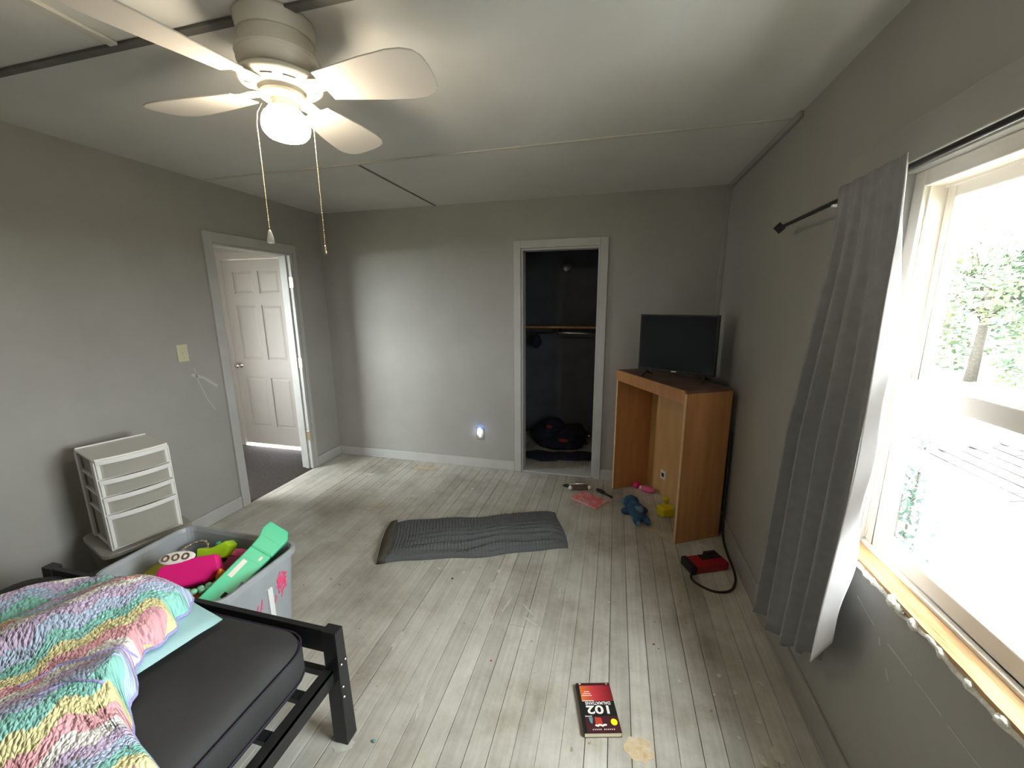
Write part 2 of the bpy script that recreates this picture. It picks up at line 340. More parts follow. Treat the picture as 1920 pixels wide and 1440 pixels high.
def tag(o, label, cat, group=None, kind=None):
    o['label'] = label; o['category'] = cat
    if group: o['group'] = group
    if kind: o['kind'] = kind
    return o
def thing(name, label, cat, loc=(0, 0, 0), rotz=0, group=None):
    o = bpy.data.objects.new(name, None); C.objects.link(o); o.location = loc; o.rotation_euler[2] = rotz; o.empty_display_size = .05
    return tag(o, label, cat, group)
def struct(o, label, cat):
    o['kind'] = 'structure'; return tag(o, label, cat)
def sempty(name, label, cat, loc=(0, 0, 0)):
    o = bpy.data.objects.new(name, None); C.objects.link(o); o.location = loc; return struct(o, label, cat)
def textmesh(s, size, extrude=.0004, align='CENTER'):
    cu = bpy.data.curves.new('t', 'FONT'); cu.body = s; cu.size = size; cu.extrude = extrude; cu.align_x = align; cu.offset = size*.022
    o = bpy.data.objects.new('t', cu); C.objects.link(o); dg = bpy.context.evaluated_depsgraph_get()
    me = bpy.data.meshes.new_from_object(o.evaluated_get(dg)); bpy.data.objects.remove(o); bpy.data.curves.remove(cu); return me
def copy_tree(o, parent=None):
    c = o.copy(); C.objects.link(c); c.parent = parent
    for ch in list(o.children): copy_tree(ch, c)
    return c
def Rz(a): return Matrix.Rotation(a, 4, 'Z')
def TR(loc, rx=0, ry=0, rz=0):
    return Matrix.Translation(loc) @ Matrix.Rotation(rz, 4, 'Z') @ Matrix.Rotation(ry, 4, 'Y') @ Matrix.Rotation(rx, 4, 'X')
def rrect(w_, d_, r, n=5):                      # rounded rectangle outline
    P = []
    for cx, cy, a0 in ((w_/2-r, d_/2-r, 0), (-w_/2+r, d_/2-r, 90), (-w_/2+r, -d_/2+r, 180), (w_/2-r, -d_/2+r, 270)):
        P += [(cx+r*math.cos(rad(a0+90*i/n)), cy+r*math.sin(rad(a0+90*i/n))) for i in range(n+1)]
    return P
def loft(loops, cap0=True, cap1=True):
    b = MB(); n = len(loops[0]); V = [p for l in loops for p in l]
    F = [(i*n+j, i*n+(j+1) % n, (i+1)*n+(j+1) % n, (i+1)*n+j) for i in range(len(loops)-1) for j in range(n)]
    if cap0: F.append(tuple(range(n))[::-1])
    if cap1: F.append(tuple(range((len(loops)-1)*n, len(loops)*n)))
    return b.add(V, F)

# ================================================================== SETTING
# ---- floor: dark base and single boards
base = MB().box(-L-.12, R+.14, REAR-.14, D+.14, -.06, -.024).build('floor', 'dark'); struct(base, 'worn grey painted plank floor', 'floor')
PW = .083; x = .039
edges = []
k0 = math.ceil((-L-x)/PW); k1 = math.floor((R-x)/PW)
xs = [-L]+[x+k*PW for k in range(k0, k1+1)]+[R]
for i in range(len(xs)-1):
    a, b = xs[i], xs[i+1]
    if b-a < .012: continue
    gap = random.choice([.0008, .001, .0012, .0022, .0035])
    cuts = [REAR]
    if random.random() < .45: cuts.append(random.choice([random.uniform(-.4, .6), random.uniform(1.5, 3.2)]))
    cuts.append(D+.0)
    for c0, c1 in zip(cuts, cuts[1:]):
        dz = random.uniform(-.0009, .0)
        bb = MB().box(a+gap/2, b-gap/2, c0+.0008, c1-.0008, -.023, 0+dz)
        bb.build('plank', 'plank', base, bevel=.0012, seg=1)
# marks and worn spots that lie in the paint
def ring_mesh(c, r0, r1, n=28, sq=1.0, z=.0006, h=.0006):
    b = MB(); V = []; F = []
    for j in range(n):
        a = 2*PI*j/n; wv = 1+.06*math.sin(3*a+1)
        for rr in (r0, r1):
            for zz in (z-h, z): V.append((c[0]+rr*wv*math.cos(a), c[1]+rr*wv*sq*math.sin(a), zz))
    for j in range(n):
        a, q = j*4, ((j+1) % n)*4
        F += [(a+1, q+1, q+3, a+3), (a, a+1, q+1, q) and (a, q, q+1, a+1), (a+2, a+3, q+3, q+2), (a, a+2, q+2, q)]
    return b.add(V, F)
def blob(c, rx, ry, ang=0, z=.0007, n=30, jit=.28, seed=0, h=.0007):
    P = []
    for j in range(n):
        a = 2*PI*j/n; q = 1+jit*noise.noise(Vector((math.cos(a)*1.7+seed*3.1, math.sin(a)*1.7, seed)))*1.6+jit*.5*noise.noise(Vector((math.cos(a)*5, math.sin(a)*5, seed+4)))
        px, py = rx*q*math.cos(a), ry*q*math.sin(a)
        P.append((c[0]+px*math.cos(ang)-py*math.sin(ang), c[1]+px*math.sin(ang)+py*math.cos(ang)))
    return MB().prism(P, z-h, z)
ring_mesh((-.24, 2.035), .036, .043).build('scuff_ring', 'mark', base)
blob((-.238, 1.955), .008, .04, .1, seed=2).build('scuff', 'mark', base)
ring_mesh((-1.81, 2.62), .035, .046, sq=.9).build('stain_ring', 'worn', base)
blob((.15, 1.232), .050, .042, seed=5, n=60, jit=.22).build('bare_patch', 'worn', base)
for i, (px, py, rx, ry, a) in enumerate([(-.50, 1.80, .008, .055, -.2), (-.38, 1.79, .06, .006, -.75), (-.36, 1.72, .05, .008, -.5), (-.55, 1.67, .01, .03, .2), (-.62, 1.92, .02, .03, .3), (-.76, 2.02, .03, .012, .1), (-1.6, 2.8, .06, .02, .3), (-.9, .98, .04, .02, .4), (-2.2, 3.1, .05, .02, .2), (-1.75, 3.36, .12, .03, .1), (-.95, 1.45, .014, .05, .0), (-.7, 1.2, .01, .06, .2)]):
    blob((px, py), rx, ry, a, seed=i+9).build('scuff', 'mark' if i != 9 else 'worn', base)

# ---- walls
wl = MB()
LD0, LD1, LDZ = 2.375, 3.115, 2.03               # left doorway
T = .12
wl.box(-L-T, -L, REAR-.14, LD0, 0, H).box(-L-T, -L, LD1, D, 0, H).box(-L-T, -L, LD0, LD1, LDZ, H)
wleft = wl.build('wall_left', 'wall'); struct(wleft, 'grey painted wall with the open doorway', 'wall')
CX0, CX1, CZ = -.817, -.143, 2.045               # closet opening
wb = MB().box(-L-T, CX0, D, D+.11, 0, H).box(CX1, R+.14, D, D+.11, 0, H).box(CX0, CX1, D, D+.11, CZ, H)
wback = wb.build('wall_back', 'wall'); struct(wback, 'grey painted wall with the dark closet opening', 'wall')
wr = MB().box(R, R+.14, REAR-.14, WY0, 0, H).box(R, R+.14, WY1, D, 0, H).box(R, R+.14, WY0, WY1, 0, WZ0-.03).box(R, R+.14, WY0, WY1, WZ1, H)
wright = wr.build('wall_right', 'wall_r'); struct(wright, 'grey painted wall around the bright window', 'wall')
wf = MB().box(-L, R, REAR-.14, REAR, 0, H)
wfront = wf.build('wall_front', 'wall'); struct(wfront, 'grey painted wall behind the photographer', 'wall')
ceil = MB().box(-L-T, R+.14, REAR-.14, D+.11, H, H+.1).build('ceiling', 'ceil'); struct(ceil, 'painted panel ceiling with seam battens', 'ceiling')
MB().box(-L, -.55, 1.145, 1.175, H-.010, H).build('batten', 'batten_dark', ceil, bevel=.002)
MB().box(-.55, R, 1.15, 1.17, H-.005, H).build('batten', 'batten_light', ceil, bevel=.002)
MB().box(-1.66, -1.625, REAR, 1.145, H-.012, H).build('batten', 'batten_light', ceil, bevel=.003)
MB().box(-L, R, 2.37, 2.395, H-.006, H).build('batten', 'batten_light', ceil, bevel=.002)
MB().box(-1.607, -1.59, 2.395, D, H-.004, H).build('batten', 'batten_dark', ceil, bevel=.001)

# ---- trims
tn = [0]
def trim(x0, x1, y0, y1, z0, z1, mt, label, bev=.003):
    tn[0] += 1; o = MB().box(x0, x1, y0, y1, z0, z1).build('trim_%d' % tn[0], mt, bevel=bev); return struct(o, label, 'trim')
cy0, cy1 = D-.018, D
trim(CX0-.062, CX0, cy0, cy1, 0, CZ+.065, 'trim', 'grey casing board beside the closet opening, outlet side')
trim(CX1, CX1+.062, cy0, cy1, 0, CZ+.065, 'trim', 'grey casing board beside the closet opening, cabinet side')
trim(CX0, CX1, cy0, cy1, CZ, CZ+.065, 'trim', 'grey head casing board over the closet opening')
trim(CX0, CX0+.018, D, D+.11, 0, CZ, 'trim', 'closet jamb lining next to the outlet')
trim(CX1-.018, CX1, D, D+.11, 0, CZ, 'trim', 'closet jamb lining next to the cabinet')
trim(CX0+.018, CX1-.018, D, D+.11, CZ-.018, CZ, 'trim', 'closet head jamb lining')
trim(CX0+.018, CX1-.018, D-.012, D+.10, 0, .014, 'trim', 'pale worn threshold board of the closet', .004)
lx0, lx1 = -L, -L+.018
trim(lx0, lx1, LD0-.066, LD0, 0, LDZ+.07, 'trim', 'grey casing board beside the doorway, light switch side')
trim(lx0, lx1-.004, LD1+.012, LD1+.05, 0, LDZ+.07, 'trim', 'narrow grey casing strip beside the doorway hinges')
trim(lx0, lx1, LD0, LD1+.012, LDZ, LDZ+.07, 'trim', 'grey head casing board over the doorway')
trim(-L-T, -L, LD0, LD0+.018, 0, LDZ, 'trim', 'doorway jamb lining, light switch side')
jl = trim(-L-T, -L+.004, LD1-.018, LD1+.012, 0, LDZ, 'trim', 'doorway jamb lining with three hinge leaves')
trim(-L-T, -L, LD0+.018, LD1-.018, LDZ-.018, LDZ, 'trim', 'doorway head jamb lining')
MB().box(-L-.075, -L-.035, LD1-.030, LD1-.018, 0, LDZ-.018).build('door_stop', 'trim', jl, bevel=.002)
for z in (.34, 1.05, 1.78):
    MB().box(-L-.030, -L+.002, LD1-.0205, LD1-.017, z-.045, z+.045).build('hinge_leaf', 'brass', jl, bevel=.001)
    MB().lathe([(.006, z-.045), (.006, z+.045)], 10, (-L+.008, LD1-.016, 0)).build('hinge_pin', 'brass', jl, smooth=False)
# strip in the back right corner
trim(R-.032, R, D-.012, D, .10, H, 'wall_r', 'narrow corner strip behind the television', .003)
trim(R-.018, R, 2.3, D-.02, H-.03, H, 'wall_r', 'thin crown strip in the ceiling corner', .004)
def baseb(name, segs, label, mt='trim'):
    b = MB()
    for q in segs: b.box(*q)
    o = b.build(name, mt, bevel=.004); return struct(o, label, 'baseboard')
baseb('baseboard_back', [(-L+.014, CX0-.064, D-.014, D, 0, .095), (CX1+.064, .285, D-.014, D, 0, .095), (.40, R-.016, D-.014, D, 0, .095)], 'grey baseboard along the closet wall')
baseb('baseboard_left', [(-L, -L+.014, REAR, LD0-.068, 0, .10), (-L, -L+.014, LD1+.052, D, 0, .10)], 'grey baseboard along the doorway wall')
baseb('baseboard_right', [(R-.015, R, REAR, D-.016, 0, .12), (R-.022, R-.015, REAR, D-.016, 0, .02)], 'scuffed grey baseboard under the window', 'wall_r')
# scratches on walls
def stroke(pts, wv, name, mt, parent, plane='x', off=0):
    b = MB()
    for (a0, z0), (a1, z1) in zip(pts, pts[1:]):
        d = Vector((a1-a0, z1-z0)); n = Vector((-d.y, d.x)).normalized()*wv/2
        q = [(a0+n.x, z0+n.y), (a0-n.x, z0-n.y), (a1-n.x, z1-n.y), (a1+n.x, z1+n.y)]
        if plane == 'x':
            o2 = off+(.0012 if off < 0 else -.0012); V = [(off, p, z) for p, z in q]+[(o2, p, z) for p, z in q]
        else: V = [(p, off, z) for p, z in q]+[(p, off-.0012, z) for p, z in q]
        b.add(V, [(0, 1, 2, 3), (4, 7, 6, 5), (0, 4, 5, 1), (1, 5, 6, 2), (2, 6, 7, 3), (3, 7, 4, 0)])
    return b.build(name, mt, parent)
stroke([(2.115, 1.16), (2.13, 1.06), (2.17, .93), (2.22, .83)], .006, 'scratch', 'wallmark', wleft, 'x', -L)
stroke([(2.09, 1.115), (2.17, 1.08), (2.26, 1.00)], .018, 'scuff', 'wallmark', wleft, 'x', -L)
stroke([(1.36, .66), (1.264, .633)], .002, 'crack', 'wallmark', wright, 'x', R)
stroke([(1.20, .630), (1.10, .628)], .004, 'crack', 'wallmark', wright, 'x', R)
stroke([(1.09, .628), (1.0, .622)], .003, 'crack', 'wallmark', wright, 'x', R)
stroke([(.98, .62), (.90, .617), (.80, .615)], .004, 'crack', 'wallmark', wright, 'x', R)
stroke([(1.235, .62), (1.228, .60)], .008, 'paint_nick', 'wallmark', wright, 'x', R)
stroke([(1.19, .56), (1.17, .535)], .007, 'paint_nick', 'wallmark', wright, 'x', R)

# ---- hall beyond the doorway
hx0 = -4.16
hf = MB().box(hx0, -L-.0, .6, 3.49, -.06, -.002).build('floor_hall', 'carpet'); struct(hf, 'dark brown carpet in the hall beyond the doorway', 'floor')
hw = MB().box(hx0-.1, hx0, .5, HW0, 0, H).box(hx0-.1, hx0, HW1, 3.6, 0, H).box(hx0-.1, hx0, HW0, HW1, 0, HZ0).box(hx0-.1, hx0, HW0, HW1, HZ1, H); o = hw.build('wall_hall_far', 'hall'); struct(o, 'pale hall wall beyond the doorway', 'wall')
DX0, DX1, DY = -4.06, -3.25, 3.49
w3 = sempty('window_2', 'hall window out of view that lights the doorway', 'window', (hx0, 0, 0))
MB().box(-.08, -.03, HW0, HW0+.05, HZ0, HZ1).box(-.08, -.03, HW1-.05, HW1, HZ0, HZ1).box(-.08, -.03, HW0+.05, HW1-.05, HZ0, HZ0+.05).box(-.08, -.03, HW0+.05, HW1-.05, HZ1-.05, HZ1).build('frame', 'vinyl', w3, bevel=.004)
MB().box(-.057, -.053, HW0+.045, HW1-.045, HZ0+.045, HZ1-.045).build('pane', 'glass', w3)
o = MB().box(hx0, DX0, DY, DY+.1, 0, H).box(DX1, -L-T, DY, DY+.1, 0, H).box(DX0, DX1, DY, DY+.1, 2.05, H).build('wall_hall_end', 'hall'); struct(o, 'pale hall end wall around the panelled door', 'wall')
o = MB().box(hx0-.1, -L-T, .5, .6, 0, H).build('wall_hall_near', 'hall'); struct(o, 'pale hall wall out of view', 'wall')
o = MB().box(hx0-.1, -L-T, .5, DY+.1, H, H+.08).build('ceiling_hall', 'ceil'); struct(o, 'pale hall ceiling', 'ceiling')
trim(DX0-.05, DX0, DY-.014, DY, 0, 2.12, 'door', 'white casing board by the knob side of the panelled door')
trim(DX1, DX1+.05, DY-.014, DY, 0, 2.12, 'door', 'white casing board by the hinge side of the panelled door')
trim(DX0, DX1, DY-.014, DY, 2.05, 2.12, 'door', 'white head casing over the panelled hall door')
dr = sempty('door_1', 'white six panel interior door with satin knob, closed, seen through the doorway', 'door', (DX0, DY+.01, 0))
dw = DX1-DX0
def paneled(w_, h_, z0, t, cols, rows, parent, mt):
    # slab with recessed openings: rails and stiles
    xs_ = [0]+[v for c in cols for v in c]+[w_]; b = MB()
    for i in range(0, len(xs_), 2): b.box(xs_[i], xs_[i+1], 0, t, z0, h_)
    for c in cols:
        zs = [z0]+[v for r_ in rows for v in r_]+[h_]
        for i in range(0, len(zs), 2): b.box(c[0], c[1], 0, t, zs[i], zs[i+1])
    s_ = b.build('slab', mt, parent)
    for c in cols:
        for r_ in rows:
            p = MB(); p.box(c[0], c[1], .012, t-.004, r_[0], r_[1])
            i = .03; p.add([(c[0]+.008, .012, r_[0]+.008), (c[1]-.008, .012, r_[0]+.008), (c[1]-.008, .012, r_[1]-.008), (c[0]+.008, .012, r_[1]-.008), (c[0]+i, .003, r_[0]+i), (c[1]-i, .003, r_[0]+i), (c[1]-i, .003, r_[1]-i), (c[0]+i, .003, r_[1]-i)],
                           [(4, 5, 6, 7), (0, 1, 5, 4), (1, 2, 6, 5), (2, 3, 7, 6), (3, 0, 4, 7)])
            p.build('panel', mt, parent)
paneled(dw, 2.045, .032, .035, [(.115, .37), (.44, .695)], [(.24, .80), (1.0, 1.58), (1.70, 1.93)], dr, 'door')
MB().lathe([(.028, 0), (.028, .006), (.011, .010), (.011, .03), (.024, .036), (.029, .05), (.022, .064), (.004, .068)], 18, (0, 0, 0), TR((.065, 0, .93), rx=rad(90))).build('knob', 'chrome', dr, smooth=True)
# ---- closet
KX0, KX1, KY0, KY1, KH = -1.25, .35, D+.11, 4.72, 2.44
o = MB().box(KX0, KX1, KY0-.11, KY1, -.05, -.008).build('floor_closet', 'dark'); struct(o, 'dim grey boards of the closet floor', 'floor')
xx = KX0
while xx < KX1-.02:
    MB().box(xx+.001, min(xx+PW, KX1)-.001, KY0, KY1, -.008, 0).build('plank', 'plank', o); xx += PW
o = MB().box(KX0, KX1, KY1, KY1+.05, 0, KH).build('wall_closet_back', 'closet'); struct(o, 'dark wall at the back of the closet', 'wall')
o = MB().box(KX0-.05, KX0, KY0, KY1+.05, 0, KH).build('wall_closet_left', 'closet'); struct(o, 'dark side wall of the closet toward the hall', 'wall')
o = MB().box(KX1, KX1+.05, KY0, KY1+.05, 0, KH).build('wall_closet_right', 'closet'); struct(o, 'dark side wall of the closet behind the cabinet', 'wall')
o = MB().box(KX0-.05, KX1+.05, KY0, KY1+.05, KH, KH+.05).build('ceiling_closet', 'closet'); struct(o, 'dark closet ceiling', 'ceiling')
sh = thing('closet_shelf', 'thin wooden shelf with hanging rail across the dark closet', 'shelf', (0, 0, 1.31))
MB().box(KX0, KX1, KY1-.32, KY1, 0, .02).build('shelf_board', 'oak', sh)
MB().tube([(KX0, KY1-.26, -.055), (KX1, KY1-.26, -.055)], .012, 10).build('hanging_rail', 'chrome', sh, smooth=True)
for q in (-.62, -.1): MB().box(q-.008, q+.008, KY1-.27, KY1, -.07, 0).build('bracket', 'dark', sh)
bl = thing('bare_bulb', 'unlit bare light bulb in a socket high in the dark closet', 'light bulb', (-.555, KY1, 1.98))
MB().lathe([(.045, 0), (.04, .02), (.024, .03), (.022, .07)], 16, mtx=Matrix.Rotation(rad(90), 4, 'X')).build('socket', 'plastic_w', bl, smooth=True)
MB().lathe([(.012, 0), (.014, .015), (.028, .045), (.03, .06), (.022, .08), (.004, .09)], 18, (0, -.09, -.0), Matrix.Rotation(rad(120), 4, 'X')).build('glass_bulb', 'bulb_off', bl, smooth=True)
def clump(name, label, cat, c, parts, mt, jit=.25, group=None, sub=1):
    b = MB()
    for (px, py, pz, rx, ry, rz) in parts: b.ball((px, py, pz), (rx, ry, rz), 16, 10, jit)
    o = b.build(name, mt, smooth=True); o.location = c
    q = o.modifiers.new('remesh', 'REMESH'); q.mode = 'VOXEL'; q.voxel_size = .012; q.use_smooth_shade = True
    return tag(o, label, cat, group)
clump('clothes_heap', 'heap of dark clothes on the closet floor', 'clothes', (-.60, 4.28, 0), [(-.12, .1, .10, .18, .16, .11), (.08, .05, .08, .2, .16, .09), (.2, .08, .12, .14, .14, .13), (-.05, .15, .2, .13, .1, .09), (.05, -.05, .05, .24, .14, .06)], 'navy')
clump('dark_jacket', 'flat dark jacket spread in front of the heap in the closet', 'jacket', (-.58, 3.90, 0), [(-.1, 0, .02, .22, .13, .025), (.14, .03, .025, .2, .1, .03), (.32, .08, .03, .16, .1, .03)], 'navy')
clump('red_garment', 'small red garment on top of the dark clothes heap', 'clothes', (-.68, 4.31, .208), [(0, 0, 0, .045, .03, .018)], 'redcloth')
clump('dull_red_garment', 'dull red garment with pale edge low on the clothes heap', 'clothes', (-.50, 4.17, .105), [(0, 0, 0, .06, .03, .02)], 'redcloth')
clump('hanging_bag', 'small dark bag hanging from the closet rail', 'bag', (-.86, KY1-.25, 1.155), [(0, 0, 0, .06, .05, .08), (.01, 0, .07, .012, .012, .04)], 'navy')

# ---- right window
win = sempty('window_1', 'off white double hung vinyl window with bright yard outside', 'window', (R, 0, 0))
fx0, fx1 = .03, .12                              # frame depth, relative to the wall face
b = MB().box(fx0, fx1, WY1-.045, WY1, WZ0, WZ1).box(fx0, fx1, WY0, WY0+.045, WZ0, WZ1).box(fx0, fx1, WY0+.045, WY1-.045, WZ1-.045, WZ1).box(fx0, fx1, WY0+.045, WY1-.045, WZ0, WZ0+.014)
b.build('frame', 'vinyl', win, bevel=.003)
for yy in (WY1-.052, WY0+.045): MB().box(fx0+.012, fx0+.02, yy, yy+.007, WZ0+.03, WZ1-.045).build('track', 'vinyl', win)
MB().box(fx0+.05, fx0+.058, WY0+.045, WY1-.045, WZ1-.052, WZ1-.045).build('track', 'vinyl', win)
def sash(name, xa, xb, z0, z1, rail_b, rail_t, st):
    b = MB(); ya, yb = WY0+.045, WY1-.045
    b.box(xa, xb, ya, ya+st, z0, z1).box(xa, xb, yb-st, yb, z0, z1).box(xa, xb, ya+st, yb-st, z0, z0+rail_b).box(xa, xb, ya+st, yb-st, z1-rail_t, z1)
    s_ = b.build(name, 'vinyl', win, bevel=.004)
    xm = (xa+xb)/2; MB().box(xm-.002, xm+.002, ya+st-.004, yb-st+.004, z0+rail_b-.004, z1-rail_t+.004).build('pane', 'glass', s_)
    return s_
us = sash('upper_sash', .085, .115, 1.325, WZ1-.045, .045, .04, .032)
ls = sash('lower_sash', .045, .08, WZ0+.014, 1.36, .055, .05, .038)
b = MB().box(.05, .078, 1.24, 1.315, 1.36, 1.372).box(.056, .072, 1.255, 1.30, 1.372, 1.38); b.build('sash_lock', 'white', ls, bevel=.003)
b = MB().box(.05, .078, .62, .69, 1.36, 1.372).box(.056, .072, .635, .68, 1.372, 1.38); b.build('sash_lock', 'white', ls, bevel=.003)
stool = MB(); n = 40
V = []; F = []
for i in range(n+1):
    y = WY0-.02+(WY1-WY0+.04)*i/n; jz = .006*noise.noise(Vector((y*9, 0, 1))); jx = .004*noise.noise(Vector((y*14, 3, 1)))
    V += [(-.012+jx, y, .775+jz), (-.014+jx, y, .789+jz*.5), (.004, y, .797+jz*.3), (.03, y, WZ0+.004), (.13, y, WZ0), (.13, y, .775)]
for i in range(n): F += [(i*6+j, i*6+(j+1) % 6, (i+1)*6+(j+1) % 6, (i+1)*6+j) for j in range(6)]
F += [tuple(range(6))[::-1], tuple(range(n*6, n*6+6))]
stool.add(V, F).build('rough_sill', 'rawwood', win)
pts = []; rr = []
for i in range(90):
    y = WY0-.05+(WY1-WY0+.06)*i/89; pts.append((-.010+.006*noise.noise(Vector((y*11, 5, 2))), y, .768+.014*noise.noise(Vector((y*9, 1, 7)))+.006*noise.noise(Vector((y*31, 1, 7))))); rr.append(.006+.012*abs(noise.noise(Vector((y*27, 9, 4)))))
MB().tube(pts, rr, 8).build('foam_bead', 'foam', win, smooth=True)
for y, s_ in ((1.19, .020), (1.165, .014), (1.11, .017), (1.02, .012), (.94, .013), (.86, .015)): MB().ball((-.014, y, .772), (s_*.7, s_, s_*.8), 10, 7, .5).build('foam_lump', 'foam', win, smooth=True)
o = MB().box(-.016, 0, WY0-.25, 1.77, 1.965, 2.075).build('head_board', 'wall_r', win, bevel=.004)
#PART2
# ================================================================== FIXTURES
# ---- ceiling fan
FX, FY = -1.06, 1.21
fan = thing('ceiling_fan', 'white hugger ceiling fan with four blades and a lit glass shade', 'ceiling fan', (FX, FY, H-.045))
fan.scale = (1, 1, .88)
MB().lathe([(.112, .051), (.114, .040), (.108, .0), (.108, -.004)], 40).build('canopy', 'fan', fan, smooth=True)
MB().lathe([(.100, 0), (.106, -.010), (.104, -.035), (.116, -.050), (.118, -.085), (.112, -.100), (.095, -.112), (.05, -.118)], 40).build('motor_housing', 'fan', fan, smooth=True, bevel=0)
MB().lathe([(.117, -.056), (.121, -.062), (.117, -.068)], 40, cap0=False, cap1=False).build('rib_ring', 'fan', fan, smooth=True)
fly = loft([[(r_*math.cos(2*PI*j/48), r_*math.sin(2*PI*j/48), z_) for j in range(48)] for r_, z_ in ((.055, -.118), (.116, -.122), (.124, -.130), (.122, -.140), (.105, -.150), (.066, -.160), (.062, -.170))]).build('flywheel', 'fan', fan, smooth=True)
for j in range(10):
    a = 2*PI*j/10; q = MB(); V = []
    for i in range(7):
        t = a+(i/6-.5)*.36
        for rr_ in (.088, .100):
            for dz in (0, -.0035): V.append((rr_*math.cos(t), rr_*math.sin(t), -.1515-(.105-rr_)*.26+.0005+dz))
    F = []
    for i in range(6):
        o_ = i*4; F += [(o_+1, o_+3, o_+7, o_+5), (o_, o_+4, o_+6, o_+2), (o_, o_+1, o_+5, o_+4), (o_+2, o_+6, o_+7, o_+3)]
    F += [(0, 2, 3, 1), (24, 25, 27, 26)]
    q.add(V, F).build('vent_slot', 'fan_motor', fly)
def make_blade(ang):
    arm = MB(); V = []
    prof = [(.075, .022), (.115, .028), (.15, .024), (.185, .038), (.225, .050), (.245, .040)]
    for r_, hw_ in prof: V += [(r_, -hw_, 0), (r_, hw_, 0), (r_, hw_, .006), (r_, -hw_, .006)]
    F = [(0, 1, 2, 3)]+[(i*4+j, i*4+(j+1) % 4, i*4+4+(j+1) % 4, i*4+4+j) for i in range(len(prof)-1) for j in range(4)]+[(len(prof)*4-4, len(prof)*4-1, len(prof)*4-2, len(prof)*4-3)]
    arm.add(V, F)
    out = []; 
    prof2 = [(.15, .058), (.22, .070), (.32, .086), (.41, .096), (.455, .094), (.485, .082), (.503, .060), (.51, .025)]
    up_ = [(r_, hw_) for r_, hw_ in prof2]; poly = up_+[(r_, -hw_) for r_, hw_ in prof2[::-1]]
    bl_ = MB().prism(poly[::-1], -.007, -.001)
    tilt = Matrix.Rotation(ang, 4, 'Z') @ Matrix.Translation((0, 0, -.158)) @ Matrix.Rotation(rad(-13), 4, 'X')
    for q in (arm, bl_): q.v = [tuple(tilt @ Vector(p)) for p in q.v]
    o = bl_.build('blade', 'blade', fan, bevel=.002)
    arm.build('blade_arm', 'fan', o, bevel=.002)
for a in (2, 93, 180, 256): make_blade(rad(a))
MB().lathe([(.062, -.170), (.068, -.176), (.066, -.186), (.040, -.196), (.034, -.200)], 32).build('switch_cap', 'fan', fan, smooth=True)
MB().lathe([(.034, -.188), (.043, -.192), (.045, -.218), (.050, -.222), (.048, -.228)], 28).build('light_fitter', 'fan', fan, smooth=True)
for j in range(3):
    a = 2*PI*j/3+.5; MB().ball((.049*math.cos(a), .049*math.sin(a), -.208), .006, 8, 6).build('thumb_screw', 'brass', fan, smooth=True)
# scalloped glass shade
loops = []
for r_, z_, sc in ((.040, -.218, 0), (.048, -.226, .03), (.058, -.238, .05), (.066, -.255, .05), (.069, -.278, .04), (.066, -.297, .03), (.055, -.312, .02), (.034, -.321, 0), (.008, -.324, 0)):
    loops.append([(r_*(1+sc*abs(math.cos(9*PI*2*j/108)))*math.cos(2*PI*j/108), r_*(1+sc*abs(math.cos(9*PI*2*j/108)))*math.sin(2*PI*j/108), z_) for j in range(108)])
loft(loops).build('glass_shade', 'shade', fan, smooth=True)
def chain(x0, y0, z1, x1, y1, label):
    n = 46; q = MB()
    pts_ = [(x0, y0, -.205), (x0*1.25, y0*1.25, -.235)]+[(x1, y1, -.27-(abs(z1)-.27)*i/10) for i in range(11)]
    q.tube(pts_, .0011, 6)
    for i in range(n):
        z_ = -.27-(abs(z1)-.27)*i/n; q.ball((x1, y1, z_), .0021, 6, 4)
    return q.build('pull_chain', 'chain', fan, smooth=True)
c1 = chain(-.056, -.03, -.635, -.080, -.035, '')
MB().lathe([(.002, 0), (.006, -.008), (.010, -.03), (.012, -.045), (.009, -.05)], 14, (-.080, -.035, -.635)).build('chain_fob', 'fob', c1, smooth=True)
c2 = chain(.056, .02, -.69, .080, .03, '')
MB().lathe([(.0015, 0), (.004, -.006), (.003, -.02), (.0045, -.028), (.002, -.034)], 10, (.080, .03, -.69)).build('chain_end', 'chain', c2, smooth=True)

# ---- light switch, outlet with night light
sw = thing('light_switch', 'ivory light switch plate on the wall beside the doorway', 'light switch', (-L, 2.055, 1.27))
MB().box(0, .006, -.035, .035, -.058, .058).build('plate', 'switch', sw, bevel=.004)
MB().box(.006, .014, -.006, .006, -.010, .012).build('toggle', 'switch', sw, bevel=.002)
for z in (-.035, .035): MB().ball((.006, 0, z), .003, 8, 5).build('screw', 'chrome', sw)
ou = thing('wall_outlet', 'tan wall outlet plate low on the closet wall', 'outlet', (-1.225, D, .345))
MB().box(-.036, .036, -.006, 0, -.058, .058).build('plate', 'outlet', ou, bevel=.003)
MB().lathe([(.016, 0), (.016, .003)], 18, (0, -.006, -.024), Matrix.Rotation(rad(90), 4, 'X')).build('socket', 'plastic_w', ou)
nl = thing('night_light', 'glowing blue night light plugged into the wall outlet', 'night light', (-1.228, D-.006, .375))
MB().ball((0, -.018, -.012), (.020, .020, .028), 14, 9).build('lens', 'nightlens', nl, smooth=True)
MB().box(-.014, .014, -.026, 0, .008, .03).build('blue_cap', 'nightlight', nl, bevel=.006, seg=3)

